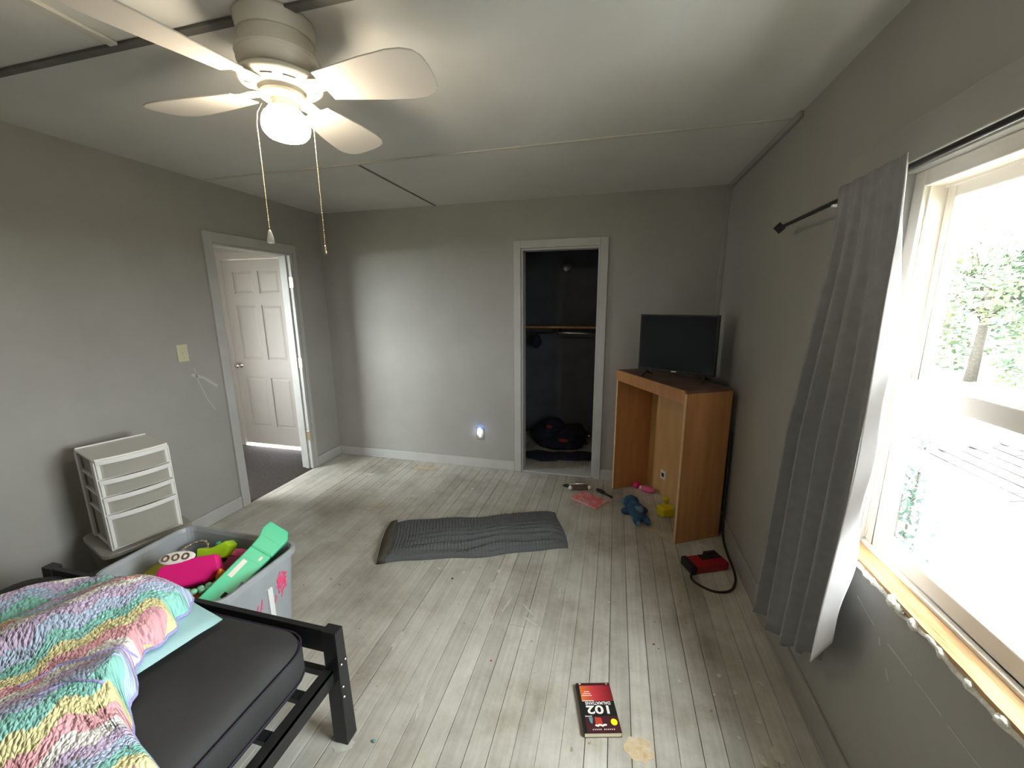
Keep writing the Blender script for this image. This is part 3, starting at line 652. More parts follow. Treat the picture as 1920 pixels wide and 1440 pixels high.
# ---- curtain rod and curtain
rod = thing('curtain_rod', 'thin black curtain rod with diamond shaped finial above the window', 'curtain rod', (.70, 0, 1.912))
MB().tube([(0, 2.13, 0), (0, .05, .012)], .0075, 10).build('rod', 'black_metal', rod, smooth=True)
s_ = .026
MB().add([(0, -s_*1.3, 0), (0, s_*1.3, 0), (s_, 0, 0), (-s_, 0, 0), (0, 0, s_), (0, 0, -s_)], [(0, 2, 4), (2, 1, 4), (1, 3, 4), (3, 0, 4), (2, 0, 5), (1, 2, 5), (3, 1, 5), (0, 3, 5)]).build('finial', 'black_metal', rod, loc=(0, 2.155, 0))
MB().box(-.005, R-.70, 1.672, 1.684, -.012, -.004).box(R-.706, R-.70, 1.66, 1.695, -.04, .03).build('bracket', 'plastic_w', rod)
cu = thing('curtain', 'grey blackout curtain drawn to one side of the window', 'curtain', (.70, 0, 0))
def cur(u, v):                                   # u along the width (0 far side), v from the top
    z0 = 1.945; hem = .29+.16*max(0, (u-.45)/.55)**1.2
    z = z0+(hem-z0)*v
    spread = .50+.50*min(1, v*1.25)
    yc = 1.62+.12*v; yw = (.33+.10*math.sin(v*PI*.5))
    y = yc-yw*u
    ph = 2*PI*(4.6*u+.15)
    A = (.004+.036*min(1, v*2.0))*(.7+.5*math.sin(3.1*u+1))
    x_ = A*math.sin(ph)+.010*math.sin(2.2*ph+v*2)*v-.008-.010*max(0, 1-v*8)+.002*math.sin(ph*3)*(1-v)
    y += .012*math.cos(ph)*min(1, v*2)
    x_ -= .02*v*(1-u)
    return (x_, y, z)
MB().grid(cur, 110, 40).build('front_cloth', 'curtain', cu, smooth=True, solid=.004)
def lin(u, v):
    x_, y, z = cur(1.0, v); wdt = .002+.030*max(0, math.sin(min(1, max(0, v-.12)*1.12)*PI*.92))**.8
    fold = .012*math.sin(v*9)*(u-.5)+.006*math.sin(v*26)*u
    return (x_-.004+.034*u*min(1, max(0, v-.1)*4)+fold*min(1, v*2), y-.004-wdt*u, z-.02*v+.10*u*v)
MB().grid(lin, 10, 60).build('white_lining', 'lining', cu, smooth=True, solid=.003)

# ================================================================== FURNITURE
# ---- corner cabinet
CA = math.atan2(-.874, .486)                       # direction of the front edge
cab = thing('corner_cabinet', 'orange wooden open front cabinet set across the corner', 'cabinet', (.030, 3.345, 0), CA)
CWd, CDp, CH = .855, .345, 1.045                   # local x along the front, local +y to the back
t = .018
MB().box(0, t, .004, CDp, 0, CH-t).build('side_panel', 'oak', cab)
MB().box(0, t, 0, .004, 0, CH-.075).build('edge_band', 'oak_edge', cab)
MB().box(CWd-t, CWd, .004, CDp, 0, CH-t).build('side_panel', 'oak', cab)
MB().box(CWd-t, CWd, 0, .004, 0, CH-t).build('edge_band', 'oak_edge', cab)
MB().box(0, CWd, 0, CDp, CH-t, CH).build('top_board', 'cab_top', cab)
MB().box(t, CWd-t, .002, .018, CH-.085, CH-t).build('front_apron', 'oak', cab)
MB().box(-.002, CWd-t, -.006, .002, CH-.085, CH+.001).build('front_apron', 'oak', cab, bevel=.002)
bp = MB().box(.30, CWd-t, CDp-.012, CDp, 0, CH-t).build('back_panel', 'oak_light', cab)
MB().box(t, .30, CDp-.012, CDp, 0, CH-t).build('back_panel', 'oak_light', cab)
oc = MB().box(.205, .27, CDp-.018, CDp-.012, .15, .225).build('cable_plate', 'plastic_w', cab, bevel=.002)
MB().box(.222, .253, CDp-.020, CDp-.017, .172, .203).build('cable_hole', 'dark', oc)

# ---- television
tv = thing('television', 'flat black television standing on the corner cabinet', 'television', (.420, 3.028, CH-.002), rad(-29))
TW, TH = .545, .41
MB().box(-TW/2, TW/2, -.004, .030, .045, .045+TH).build('housing', 'tv_plastic', tv, bevel=.004)
MB().box(-TW/2+.012, TW/2-.012, -.006, -.003, .065, .045+TH-.010).build('screen', 'screen', tv)
MB().box(-.21, .21, .03, .06, .08, .34).build('back_housing', 'tv_plastic', tv, bevel=.015)
MB().box(-.018, .018, -.0075, -.004, .049, .057).build('logo_plate', 'silver', tv)
for sx in (-.21, .21):
    q = MB()
    q.tube([(sx, .012, .055), (sx, .012, .030), (sx+.005, -.075, .006)], [.008, .008, .006], 8).tube([(sx, .012, .030), (sx+.01, .095, .006)], [.008, .006], 8)
    q.build('foot', 'tv_plastic', tv, smooth=True)

# ---- plastic drawer tower on a clear tote, toy tote
ct = thing('clear_storage_tote', 'smoky clear lidded tote under the plastic drawer tower', 'storage box', (-2.52, 1.44, 0), rad(-17))
def tote_shell(w_, d_, h_, taper, wall_, rim=.0):
    lo = rrect(w_-taper, d_-taper, .04); hi = rrect(w_, d_, .05); li = rrect(w_-taper-2*wall_, d_-taper-2*wall_, .035); hi2 = rrect(w_-2*wall_, d_-2*wall_, .045)
    Z = lambda P, z: [(x_, y_, z) for x_, y_ in P]
    return loft([Z(lo, 0), Z(hi, h_), Z(hi2, h_), Z(li, wall_*1.5)])
tote_shell(.36, .36, .345, .05, .004).build('body', 'tote_clear', ct, smooth=False)
P_ = rrect(.38, .38, .05); loft([[(x_, y_, z_) for x_, y_ in P_] for z_ in (.345, .368)]).build('lid', 'plastic_t', ct, bevel=.004)
dt = thing('drawer_tower', 'white plastic tower of four translucent drawers against the wall', 'drawer unit', (-2.52, 1.44, .3685), rad(-17))
# local +x is the front
DW, DD, DH = .285, .31, .475
fx = DD/2; fyh = DW/2
fr = MB()
for sy in (-1, 1):
    for xa, xb in ((-fx, -fx+.045), (fx-.045, fx)): MB().box(xa, xb, sy*fyh-.006, sy*fyh+.006, 0, DH).build('frame_post', 'plastic_w', dt, bevel=.003)
shz = [.0, .185, .280, .372]
fr2 = []
for z_ in shz[1:]+[.0]:
    MB().box(-fx, fx-.004, -fyh, fyh, z_, z_+.012).build('shelf_rail', 'plastic_w', dt, bevel=.003)
def bowed(x0, bow, z0, z1, th):
    n_ = 12; V = []; F = []
    for i in range(n_+1):
        y_ = -fyh+DW*i/n_; b_ = bow*(1-(2*i/n_-1)**2)
        V += [(x0+b_, y_, z0), (x0+b_+th, y_, z0), (x0+b_+th, y_, z1), (x0+b_, y_, z1)]
    F = [(i*4+j, i*4+(j+1) % 4, i*4+4+(j+1) % 4, i*4+4+j) for i in range(n_) for j in range(4)]+[(0, 1, 2, 3)[::-1], (n_*4, n_*4+1, n_*4+2, n_*4+3)]
    return MB().add(V, F)
tp = MB().box(-fx, fx-.006, -fyh-.004, fyh+.004, DH, DH+.012).build('top', 'plastic_w', dt, bevel=.003)
bowed(fx-.006, .020, DH-.002, DH+.016, .010).build('top_lip', 'plastic_w', tp, bevel=.002)
MB().box(-fx, -fx+.010, -fyh, fyh, DH+.012, DH+.018).build('rear_lip', 'plastic_w', tp)
for i, z_ in enumerate(shz):
    z1 = (shz+[DH])[i+1]-.006; z0 = z_+.014
    dq = MB(); dq.box(-fx+.012, fx-.002, -fyh+.012, -fyh+.015, z0, z1-.006).box(-fx+.012, fx-.002, fyh-.015, fyh-.012, z0, z1-.006).box(-fx+.012, -fx+.015, -fyh+.015, fyh-.015, z0, z1-.006).box(-fx+.012, fx-.002, -fyh+.012, fyh-.012, z0-.002, z0)
    do = dq.build('drawer', 'plastic_t', dt)
    bowed(fx-.002, .020, z0, z1-.008, .004).build('drawer_front', 'plastic_t', do, smooth=False)
    bowed(fx-.002, .024, z1-.010, z1+.014, .012).build('pull_lip', 'plastic_w', do, bevel=.003)
    for sy in (-1, 1): MB().box(fx-.002, fx+.006, sy*(fyh-.014)-.012, sy*(fyh-.014)+.012, z0, z1-.01).build('corner_pillar', 'plastic_w', do, bevel=.003)
for sx in (-1, 1):
    for sy in (-1, 1): MB().lathe([(.012, 0), (.014, -.001), (.014, .006)], 10, (sx*(fx-.02), sy*(fyh-.01), .0)).build('foot', 'plastic_w', dt)

TX, TY, TWd, TDp, THt = -1.845, 1.262, .73, .45, .42
tb = thing('toy_tote', 'grey plastic tote without lid, pink scribbles on its side, full of toys', 'storage box', (TX, TY, 0))
Z = lambda P, z: [(x_, y_, z) for x_, y_ in P]
lo = rrect(TWd-.10, TDp-.08, .05); hi = rrect(TWd-.03, TDp-.03, .06); rm = rrect(TWd, TDp, .07); rmi = rrect(TWd-.035, TDp-.035, .055)
loft([Z(lo, 0), Z(hi, THt-.03), Z(rm, THt-.028), Z(rm, THt-.004), Z(rrect(TWd-.01, TDp-.01, .065), THt), Z(rrect(TWd-.03, TDp-.03, .058), THt-.001)], True, False).build('body', 'tote', tb, smooth=False, bevel=0)
loft([Z(rrect(TWd-.03, TDp-.03, .058), THt-.001), Z(rrect(TWd-.045, TDp-.045, .052), THt-.02), Z(rrect(TWd-.11, TDp-.09, .045), .006)], False, True).build('inner_lining', 'tote', tb)
# scribbles on the +x face
def on_face(yv, zv):
    k_ = zv/(THt-.03); return ((TWd-.10)/2+(.035)*k_+.0012, yv, zv)
def scrib(pts_, r_=.0024):
    MB().tube([on_face(*p) for p in pts_], r_, 5).build('scribble', 'pinkmark', tb)
sq = []
for i in range(26): sq.append((.105+.028*math.sin(i*1.9)+.004*math.cos(i), .285+.07*(i/26-.5)+.03*math.cos(i*1.9)))
scrib(sq, .003)
for k_ in range(5): scrib([(-.11+.022*k_, .20+.01*(k_ % 2)), (-.095+.022*k_, .26+.012*math.sin(k_*2)), (-.10+.022*k_, .225)])
for k_ in range(3): scrib([(.02+.04*k_, .20), (.03+.04*k_, .215+.01*k_), (.025+.04*k_, .235)])
MB().box((TWd-.10)/2+.012, (TWd-.10)/2+.034, .02, .045, .09, .30).build('tape_strip', 'white', tb)

G = 'toys heaped in the grey tote'
def toy(name, label, mb, mt, loc, rx=0, ry=0, rz=0, bevel=.004, smooth=False, sc=1):
    o = mb.build(name, mt, smooth=smooth, bevel=bevel); o.location = loc; o.scale = (sc, sc, sc); o.rotation_euler = (rx, ry, rz); return tag(o, label, 'toy', G)
# long mint play case
mc = thing('play_case', 'long mint green plastic play case leaning along the tote edge', 'toy', (-1.597, 1.262, .400), 0, G)
# local z runs along the length after the turn below, local x across, y thickness
def mcb(x0, x1, y0, y1, z0, z1, nm, mt2, par=mc, bv=.006): return MB().box(y0, y1, x0, x1, z0, z1).build(nm, mt2, par, bevel=bv)
mc.rotation_euler = Matrix(((.08, -.863, .494), (.94, -.099, -.324), (.33, .490, .804))).to_euler()
MB().box(-.21, .10, -.055, .055, -.013, .013).build('tray', 'mint', mc, bevel=.007)
MB().prism([(.10, -.055), (.20, -.058), (.235, -.03), (.235, .075), (.19, .080), (.15, .060), (.10, .055)], -.013, .013).build('lid_flap', 'mint', mc, bevel=.006)
MB().box(-.05, .035, .012, .034, .013, .0145).build('paper_label', 'cream', mc)
MB().box(-.13, -.105, -.035, -.012, .013, .017).build('latch', 'dark', mc)
MB().box(.06, .08, -.03, -.02, .013, .0145).build('paper_label', 'cream', mc)
for q in (-.16, .045, .098, .16): MB().box(q, q+.003, -.05, .05, .013, .0142).build('seam', 'mint', mc)
# hot pink purse shaped toy with pale ornate plate
pk = thing('toy_purse', 'hot pink plastic toy purse with an ornate pale plate', 'toy', (-1.86, 1.215, .383), rad(30), G); pk.rotation_euler = (rad(-48), 0, rad(28))
MB().prism([(-.13, -.05), (-.05, -.075), (.08, -.06), (.14, -.01), (.11, .06), (-.02, .055), (-.12, .03)], -.025, .025).build('shell', 'hotpink', pk, bevel=.014, seg=3).rotation_euler = (rad(90), 0, 0)
q = MB().ball((-.055, -.020, .062), (.075, .010, .030), 20, 10); q.build('ornate_plate', 'cream', pk, smooth=True)
for i in range(3):
    MB().tube([(-.095+.04*i+.013*math.cos(a*.7), -.032, .062+.013*math.sin(a*.7)) for a in range(10)], .003, 6).build('scroll', 'brown', pk, smooth=True)
toy('toy_block', 'lime green chunky plastic toy block piece', MB().prism([(-.09, -.035), (.06, -.035), (.085, .02), (.06, .045), (-.02, .02), (-.09, .03)], -.03, .03), 'lime', (-1.885, 1.375, .376), rad(62), rad(-10), rad(14), .008)
toy('toy_dish', 'olive yellow curved plastic toy dish', MB().lathe([(.01, 0), (.10, .004), (.12, .03), (.125, .032), (.122, .036), (.10, .010), (.01, .006)], 24), 'olive', (-2.06, 1.245, .316), rad(8), rad(-12), 0, .0, True, .82)
toy('toy_egg', 'lilac grey egg shaped plastic toy by the tote wall', MB().ball((0, 0, 0), (.028, .028, .034), 16, 10).lathe([(.014, .025), (.012, .08), (.018, .09)], 12), 'lilac', (-1.528, 1.135, .372), rad(-75), 0, rad(4), 0, True, .75)
toy('toy_carrot', 'orange cone shaped toy in the middle of the tote', MB().lathe([(.03, -.05), (.034, -.02), (.026, .03), (.008, .07), (.002, .074)], 18), 'orange', (-1.70, 1.238, .352), rad(6), rad(6), 0, 0, True, .85)
toy('toy_bowl', 'orange shallow toy bowl beside the mint case', MB().lathe([(.02, 0), (.06, .01), (.085, .04), (.088, .042), (.082, .04), (.055, .016), (.02, .006)], 24), 'orange', (-1.70, 1.238, .298), 0, 0, 0, 0, True, .70)
toy('toy_cup', 'dark orange toy cup low in the tote', MB().lathe([(.035, 0), (.055, .07), (.058, .072), (.052, .07), (.032, .006)], 20), 'orange', (-1.705, 1.114, .288), rad(10), rad(8), 0, 0, True, .75)
toy('toy_plate', 'maroon curved plastic toy plate behind the pink brick', MB().prism([(-.07, -.05), (.07, -.055), (.085, .02), (.03, .055), (-.06, .045)], -.008, .008), 'maroon', (-1.732, 1.330, .350), rad(48), rad(8), rad(10), .006, False, .8)
toy('pink_brick', 'small bright pink round edged toy brick on top', MB().box(-.038, .038, -.022, .022, -.018, .018).ball((.0, 0, .016), (.02, .018, .014), 10, 6), 'pink', (-1.771, 1.400, .362), rad(14), rad(8), rad(16), .010)
toy('toy_clip', 'green toy clip at the back of the tote', MB().box(-.03, .03, -.012, .012, -.01, .01).box(.012, .03, -.012, .012, .01, .035), 'mint', (-1.955, 1.428, .345), rad(10), rad(-20), rad(20), .005)
toy('toy_cup_clear', 'clear plastic toy tumbler lying at the back of the tote', MB().lathe([(.024, 0), (.034, .09), (.036, .092), (.032, .09), (.022, .004)], 20), 'fob', (-1.708, 1.424, .318), rad(-6), rad(4), 0, 0, True, .85)
rp = [(-1.83+.02*math.sin(i*1.3), 1.06+.006*i, .40+.010*math.sin(i*2.1)) for i in range(4)]
q = MB(); 
for i in range(15):
    a = i/14; q.ball((-1.775+.105*a, 1.085+.085*a+.012*math.sin(i*2.2), .372+.006*math.sin(i*1.7)), (.015, .014, .012), 10, 6, .3)
toy('ruffled_ribbon', 'pale mint ruffled ribbon winding across the toys', q, 'mint_cloth', (0, 0, 0), bevel=0, smooth=True)
q = MB()
for i in range(8):
    a = i/7; q.ball((-1.655+.012*math.sin(a*3), 1.425-.075*a, .365-.02*a*a), (.017, .010, .012), 10, 6, .2)
toy('ridged_hose', 'pale mint ridged toy hose curling near the pink brick', q, 'mint_cloth', (0, 0, 0), bevel=0, smooth=True)
q = MB()
for i in range(8): q.ball((-2.08+.016*math.sin(i*2.3)+.012*i, 1.098+.010*math.cos(i*1.7), .315+.005*i), (.026, .018, .014), 10, 6, .4)
toy('green_ruffle', 'crumpled teal green fabric toy beside the hot pink purse', q, 'mint_cloth', (0, 0, 0), bevel=0, smooth=True)
q = MB().tube([(.075*math.cos(a*.33), .045*math.sin(a*.33), .012*math.sin(a*.66)) for a in range(13)], .005, 8)
for a in range(7): q.ball((.075*math.cos(a*.55), .045*math.sin(a*.55), .012*math.sin(a*1.1)), .009, 8, 6)
toy('toy_tiara', 'beaded gold coloured toy tiara at the back of the tote', q, 'brass', (-2.055, 1.40, .352), rad(30), 0, rad(5), 0, True, .85)
# bulk under the toys so that they rest on something
toy('stuffed_bear', 'brown furry toy buried under the other toys', MB().ball((0, 0, .105), (.26, .145, .095), 24, 12, .1).ball((-.12, -.02, .235), (.17, .13, .085), 20, 10, .05).ball((.13, -.02, .213), (.15, .13, .085), 20, 10, .05).ball((.0, .09, .245), (.25, .085, .085), 24, 12, .04), 'brown', (-1.845, 1.262, .01), bevel=0, smooth=True)

# ---- futon
fu = thing('futon', 'black metal futon frame with slats and a square end post', 'futon', (0, 0, 0))
FXR, FYF = -.925, 1.025
post = MB()
pl_ = [(-.965, 1.045), (-.905, 1.045), (-.905, 1.005), (-.965, 1.005)]; pb_ = [(-.945, 1.04), (-.885, 1.04), (-.885, 0.985), (-.945, 0.985)]
loft([[(x_, y_, 0) for x_, y_ in pb_], [(x_, y_, .455) for x_, y_ in pl_]]).build('end_post', 'black_metal', fu, bevel=.003)
MB().box(-2.40, -.965, 1.010, 1.030, .36, .452).build('arm_bar', 'black_metal', fu, bevel=.002)
MB().box(-2.40, -.955, 1.005, 1.025, .255, .285).build('cross_bar', 'black_metal', fu, bevel=.002)
MB().box(-.965, -.925, -.95, 1.005, .295, .301).box(-.931, -.925, -.95, 1.005, .245, .301).build('side_rail', 'black_metal', fu)
MB().box(-2.40, -2.36, -.95, 1.005, .295, .301).build('side_rail', 'black_metal', fu)
for i in range(14):
    y_ = .90-i*.135; MB().box(-2.38, -.94, y_-.016, y_+.016, .275, .294).build('slat', 'black_metal', fu)
for (bx, by, bz) in ((-.8915, 1.000, .20), (-.893, 1.002, .24), (-.894, 1.006, .33), (-.896, 1.030, .33)): MB().ball((bx, by, bz), .0045, 8, 6).build('bolt_head', 'chrome', fu)
loft([[(x_, y_, 0) for x_, y_ in ((-2.42, 1.04), (-2.36, 1.04), (-2.36, .985), (-2.42, .985))], [(x_, y_, .455) for x_, y_ in ((-2.42, 1.045), (-2.36, 1.045), (-2.36, 1.005), (-2.42, 1.005))]]).build('end_post', 'black_metal', fu, bevel=.003)
for x_ in (-2.42, -.945): MB().box(x_, x_+.06, -.95, -.90, 0, .455).build('end_post', 'black_metal', fu, bevel=.003)
# mattress: rounded slab with slight dips
mt_ = thing('futon_mattress', 'thick black futon mattress with rounded corners', 'mattress', (-1.675, .045, .2942))
def mattress(w_, d_, h_):
    loops_ = []; prof_ = [(.05, 0), (.012, .02), (0, .06), (0, h_-.07), (.012, h_-.035), (.04, h_-.012), (.09, h_), (.20, h_+.008), (.42, h_+.012)]
    for ins, z_ in prof_:
        P_ = rrect(w_-2*ins, d_-2*ins, max(.02, .10-ins*.3), 6)
        loops_.append([(x_+.008*noise.noise(Vector((x_*3, y_*3, z_*4))), y_+.008*noise.noise(Vector((y_*3, x_*3, 5+z_))), z_+(.010*noise.noise(Vector((x_*2.5, y_*2.5, 2))) if z_ > .1 else 0)) for x_, y_ in P_])
    return loft(loops_)
MW, MD, MH = 1.39, 1.88, .195
o = mattress(MW, MD, MH).build('cover', 'mattress', mt_, smooth=True)
P_ = rrect(MW+.004, MD+.004, .10, 6)
for z_ in (.045, MH-.045):
    pp_ = [(x_, y_, z_) for x_, y_ in P_]; MB().tube(pp_+[pp_[0]], .0035, 6, False).build('piping', 'piping', mt_, smooth=True)
MZ = .293+MH+.02                                   # mattress top
# aqua pillow and crochet blanket
pw_ = thing('aqua_pillow', 'pale aqua satin pillow half hidden under the crochet blanket', 'pillow', (-1.57, .80, MZ-.009), rad(-12))
def pill(sgn):
    def f(u, v):
        a, b_ = 2*u-1, 2*v-1; e = max(0, (1-abs(a)**3.0)*(1-abs(b_)**3.0))**.45
        return (a*.27, b_*.165, .024+sgn*(.024*e+.0015)+.003*noise.noise(Vector((a*3, b_*3, 1))))
    return f
MB().grid(pill(1), 28, 22).grid(pill(-1), 28, 22).build('cover', 'aqua', pw_, smooth=True)
def interp(tab, t_):
    for (a0, v0), (a1, v1) in zip(tab, tab[1:]):
        if t_ <= a1: return v0+(v1-v0)*(t_-a0)/(a1-a0)
    return tab[-1][1]
rtab = [(0, -1.47), (.06, -1.40), (.14, -1.36), (.22, -1.345), (.30, -1.32), (.36, -1.27), (.43, -1.16), (.5, -.985), (.6, -.97), (.8, -.97), (1, -1.05)]
ltab = [(0, -1.93), (.08, -2.0), (.25, -2.15), (.5, -2.2), (1, -2.2)]
BY0, BY1 = .945, .05
def bl_fn(u, v):
    y_ = BY0+(BY1-BY0)*v; xr_ = interp(rtab, v)+.012*math.sin(v*42)+.008*math.sin(v*95); xl_ = interp(ltab, v)
    x_ = xl_+(xr_-xl_)*u
    ix = x_*.88-y_*.47; al = x_*.47+y_*.88
    wob = .05*noise.noise(Vector((x_*2.4, y_*2.4, 3)))
    h_ = .012+.034*(.5+.5*math.sin((ix+wob)*17+.6))**1.8+.016*(.5+.5*math.sin(al*19+2*math.sin(ix*6)))+.012*noise.noise(Vector((x_*7, y_*7, 8)))
    h_ -= .035*math.exp(-((ix+wob+2.02)/.030)**2)
    h_ += .022*math.exp(-((x_+1.60)/.26)**2-((y_-.78)/.17)**2)
    h_ += .03*math.exp(-((x_+1.55)/.35)**2-((y_-.45)/.2)**2)
    ed = min(1, min(u, 1-u)*(xr_-xl_)/.05, min(v, 1-v)*(BY0-BY1)/.05)
    # ripples of the stitch rows
    h_ += .002*math.sin((ix+wob)*2*PI/.0125)
    pil = .052 if abs(x_+1.57) < .27 and abs(y_-.80) < .17 else 0
    base_ = -.010+.027*min(1, ed*1.5)+.050*min(1, max(0, 1-max(0, abs(x_+1.57)-.25)/.10))*min(1, max(0, 1-max(0, abs(y_-.80)-.15)/.10))
    return (x_, y_, MZ+base_+h_*ed**.6)
NU, NV = 150, 130
bk = thing('crochet_blanket', 'pastel rainbow ripple crochet blanket bunched on the futon', 'blanket', (0, 0, 0))
me = bpy.data.meshes.new('cloth'); V = [bl_fn(i/NU, j/NV) for i in range(NU+1) for j in range(NV+1)]
F = [(i*(NV+1)+j, i*(NV+1)+j+1, (i+1)*(NV+1)+j+1, (i+1)*(NV+1)+j) for i in range(NU) for j in range(NV)]
me.from_pydata(V, [], F); me.materials.append(M['blanket']); uvl = me.uv_layers.new(name='UVMap')
for lp in me.loops:
    x_, y_, z_ = V[lp.vertex_index]
    sw_ = .07*noise.noise(Vector((x_*2.2, y_*2.6, 11)))+.012*noise.noise(Vector((x_*6, y_*6, 4)))
    ang_ = 1.08
    uvl.data[lp.index].uv = ((x_*math.cos(ang_)+y_*math.sin(ang_))+3+sw_, -(-x_*math.sin(ang_)+y_*math.cos(ang_))*1.0+3+sw_*1.6+z_*.8)
for p in me.polygons: p.use_smooth = True
o = bpy.data.objects.new('cloth', me); C.objects.link(o); o.parent = bk
q = o.modifiers.new('solid', 'SOLIDIFY'); q.thickness = .005; q.offset = 1
def on_blanket(x_, y_):
    v_ = min(1, max(0, (BY0-y_)/(BY0-BY1))); a_, b_ = interp(ltab, v_), interp(rtab, v_); p_ = Vector(bl_fn(min(1, max(0, (x_-a_)/(b_-a_))), v_)); p_.z += .006; return p_
for path in ([(-1.31, .70), (-1.38, .66), (-1.47, .60), (-1.52, .52)], [(-1.27, .585), (-1.36, .56), (-1.43, .50)]):
    pp2 = []
    for (x0_, y0_), (x1_, y1_) in zip(path, path[1:]): pp2 += [on_blanket(x0_+(x1_-x0_)*k_/6, y0_+(y1_-y0_)*k_/6) for k_ in range(6)]
    MB().tube(pp2, .0038, 6).build('border_yarn', 'lilac_yarn', bk, smooth=True)
edge_ = [Vector(bl_fn(1, j/60))+Vector((.002, 0, .004)) for j in range(61)]
MB().tube(edge_, .006, 6).build('border_yarn', 'lilac_yarn', bk, smooth=True)

# ---- floor cushion
fc = thing('floor_cushion', 'long charcoal quilted floor cushion lying flat on the boards', 'cushion', (-.865, 2.365, 0), rad(21.2))
CLn, CWi = 1.20, .44
def cush(u, v):
    x_ = (u-.5)*CLn; y_ = (v-.5)*CWi
    e = (1-abs(2*u-1)**9)*(1-abs(2*v-1)**5); h_ = .012+.056*max(0, e)**.55
    wv = max(0, min(1, (.62-v)/.3))*max(0, min(1, (u-.08)/.25))
    h_ += e*wv*.021*math.sin((v*1.0+.05*math.sin(u*7)+.02*math.sin(u*19))*2*PI*7.5)
    h_ += e*(.006*noise.noise(Vector((x_*5, y_*7, 1)))-.016*math.exp(-((u-.70-.02*(v-.5))/.012)**2)*max(0, (v-.5)*2))
    h_ -= .007*max(0, e)**.3*max(max(0, math.cos(2*PI*x_/(CLn/54)))**6, max(0, math.cos(2*PI*y_/(CWi/24)))**6)
    xs2 = x_+.02*(v-.5)+.01*math.sin(v*5); ys2 = y_+.012*math.sin(u*9)+.006*math.sin(u*21)
    return (xs2, ys2, h_)
MB().grid(cush, 216, 96).build('top_cover', 'cushion', fc, smooth=True)
b = MB(); P_ = []
ring = [cush(i/40, 0) for i in range(41)]+[cush(1, i/20) for i in range(1, 21)]+[cush(1-i/40, 1) for i in range(1, 41)]+[cush(0, 1-i/20) for i in range(1, 20)]
loft([[(p[0], p[1], 0) for p in ring], [(p[0], p[1], p[2]+.001) for p in ring]], True, False).build('base', 'cushion', fc)
b = MB(); V = []
n_ = 16
for i in range(n_+1):
    x_, y_, z_ = cush(0, i/n_); bul = .055*math.sin(PI*(.1+.8*i/n_)); V += [(x_+.03, y_, .002), (x_-bul*.8-.01, y_*1.02, .002), (x_-bul*.7, y_, .038), (x_+.03, y_*.98, .050)]
F = [(i*4+j, i*4+(j+1) % 4, i*4+4+(j+1) % 4, i*4+4+j) for i in range(n_) for j in range(4)]+[(0, 1, 2, 3), (n_*4+3, n_*4+2, n_*4+1, n_*4)]
MB().add(V, F).build('side_gusset', 'cushion_side', fc, smooth=True)

# ================================================================== SMALL THINGS ON THE FLOOR
# ---- paperback, seen upside down (its top edge points to the photographer)
BW, BL_, BT = .140, .200, .021
bk2 = thing('paperback_book', 'dark covered paperback book with white title lettering and yellow sticker', 'book', (-.004, 1.337, 0), rad(14.9+180))
MB().box(-BW/2, BW/2, -BL_/2, BL_/2, 0, .0012).build('back_cover', 'brownprint', bk2)
MB().box(-BW/2+.003, BW/2-.0014, -BL_/2+.0015, BL_/2-.0015, .0012, BT-.0012).build('page_block', 'pages', bk2)
cv = MB().box(-BW/2, BW/2, -BL_/2, BL_/2, BT-.0012, BT).build('front_cover', 'blackprint', bk2)
MB().box(BW/2-.0014, BW/2, -BL_/2, BL_/2, .0012, BT-.0012).build('spine', 'brownprint', bk2)
# local +y = top of the upright cover (toward the photographer), local +x = right as one reads it
def flat(x0, x1, y0, y1, mt2, name, z=BT, h_=.0005): return MB().box(x0, x1, y0, y1, z, z+h_).build(name, mt2, cv)
flat(-BW/2+.001, BW/2-.012, -.088, -.022, 'bookpic', 'cover_picture')
flat(-BW/2+.001, BW/2-.012, .038, .099, 'brownprint', 'cover_picture')
flat(-BW/2+.001, BW/2-.001, -.100, -.088, 'brownprint', 'cover_band')
flat(.010, .056, -.0245, -.0215, 'cream', 'rule_line', BT+.0002)
flat(.030, .056, .036, .039, 'cream', 'rule_line', BT+.0002)
MB().prism([(.028, .042), (.044, .042), (.040, .062), (.033, .066)], BT, BT+.0008).build('cover_shape', 'teal', cv)
MB().prism([(-.004, .044), (.020, .042), (.022, .070), (.010, .074), (-.006, .066)], BT, BT+.0008).build('cover_shape', 'redprint', cv)
q = MB()
for i in range(7): q.ball((.020-.006*i, .072+.002*math.sin(i*2), BT+.0006), (.005, .004, .0006), 8, 5)
q.build('cover_shape', 'cream', cv)
MB().prism([(-.050+.0125*math.cos(2*PI*j/24), .061+.0125*math.sin(2*PI*j/24)) for j in range(24)], BT, BT+.0009).build('sticker', 'sticker', cv)
def letters(s, size, x_, y_, mt2, sx=1.0, sy=1.0, ext=.0004, name='lettering'):
    me_ = textmesh(s, size, ext); me_.materials.append(M[mt2]); o = bpy.data.objects.new(name, me_); C.objects.link(o); o.parent = cv; o.location = (x_, y_, BT+.0006); o.scale = (sx, sy, 1); return o
letters('102', .052, -.004, -.002, 'cream', 1.3, .85)
letters('DALMATIANS', .0165, -.004, -.0185, 'cream', 1.0, 1.0)
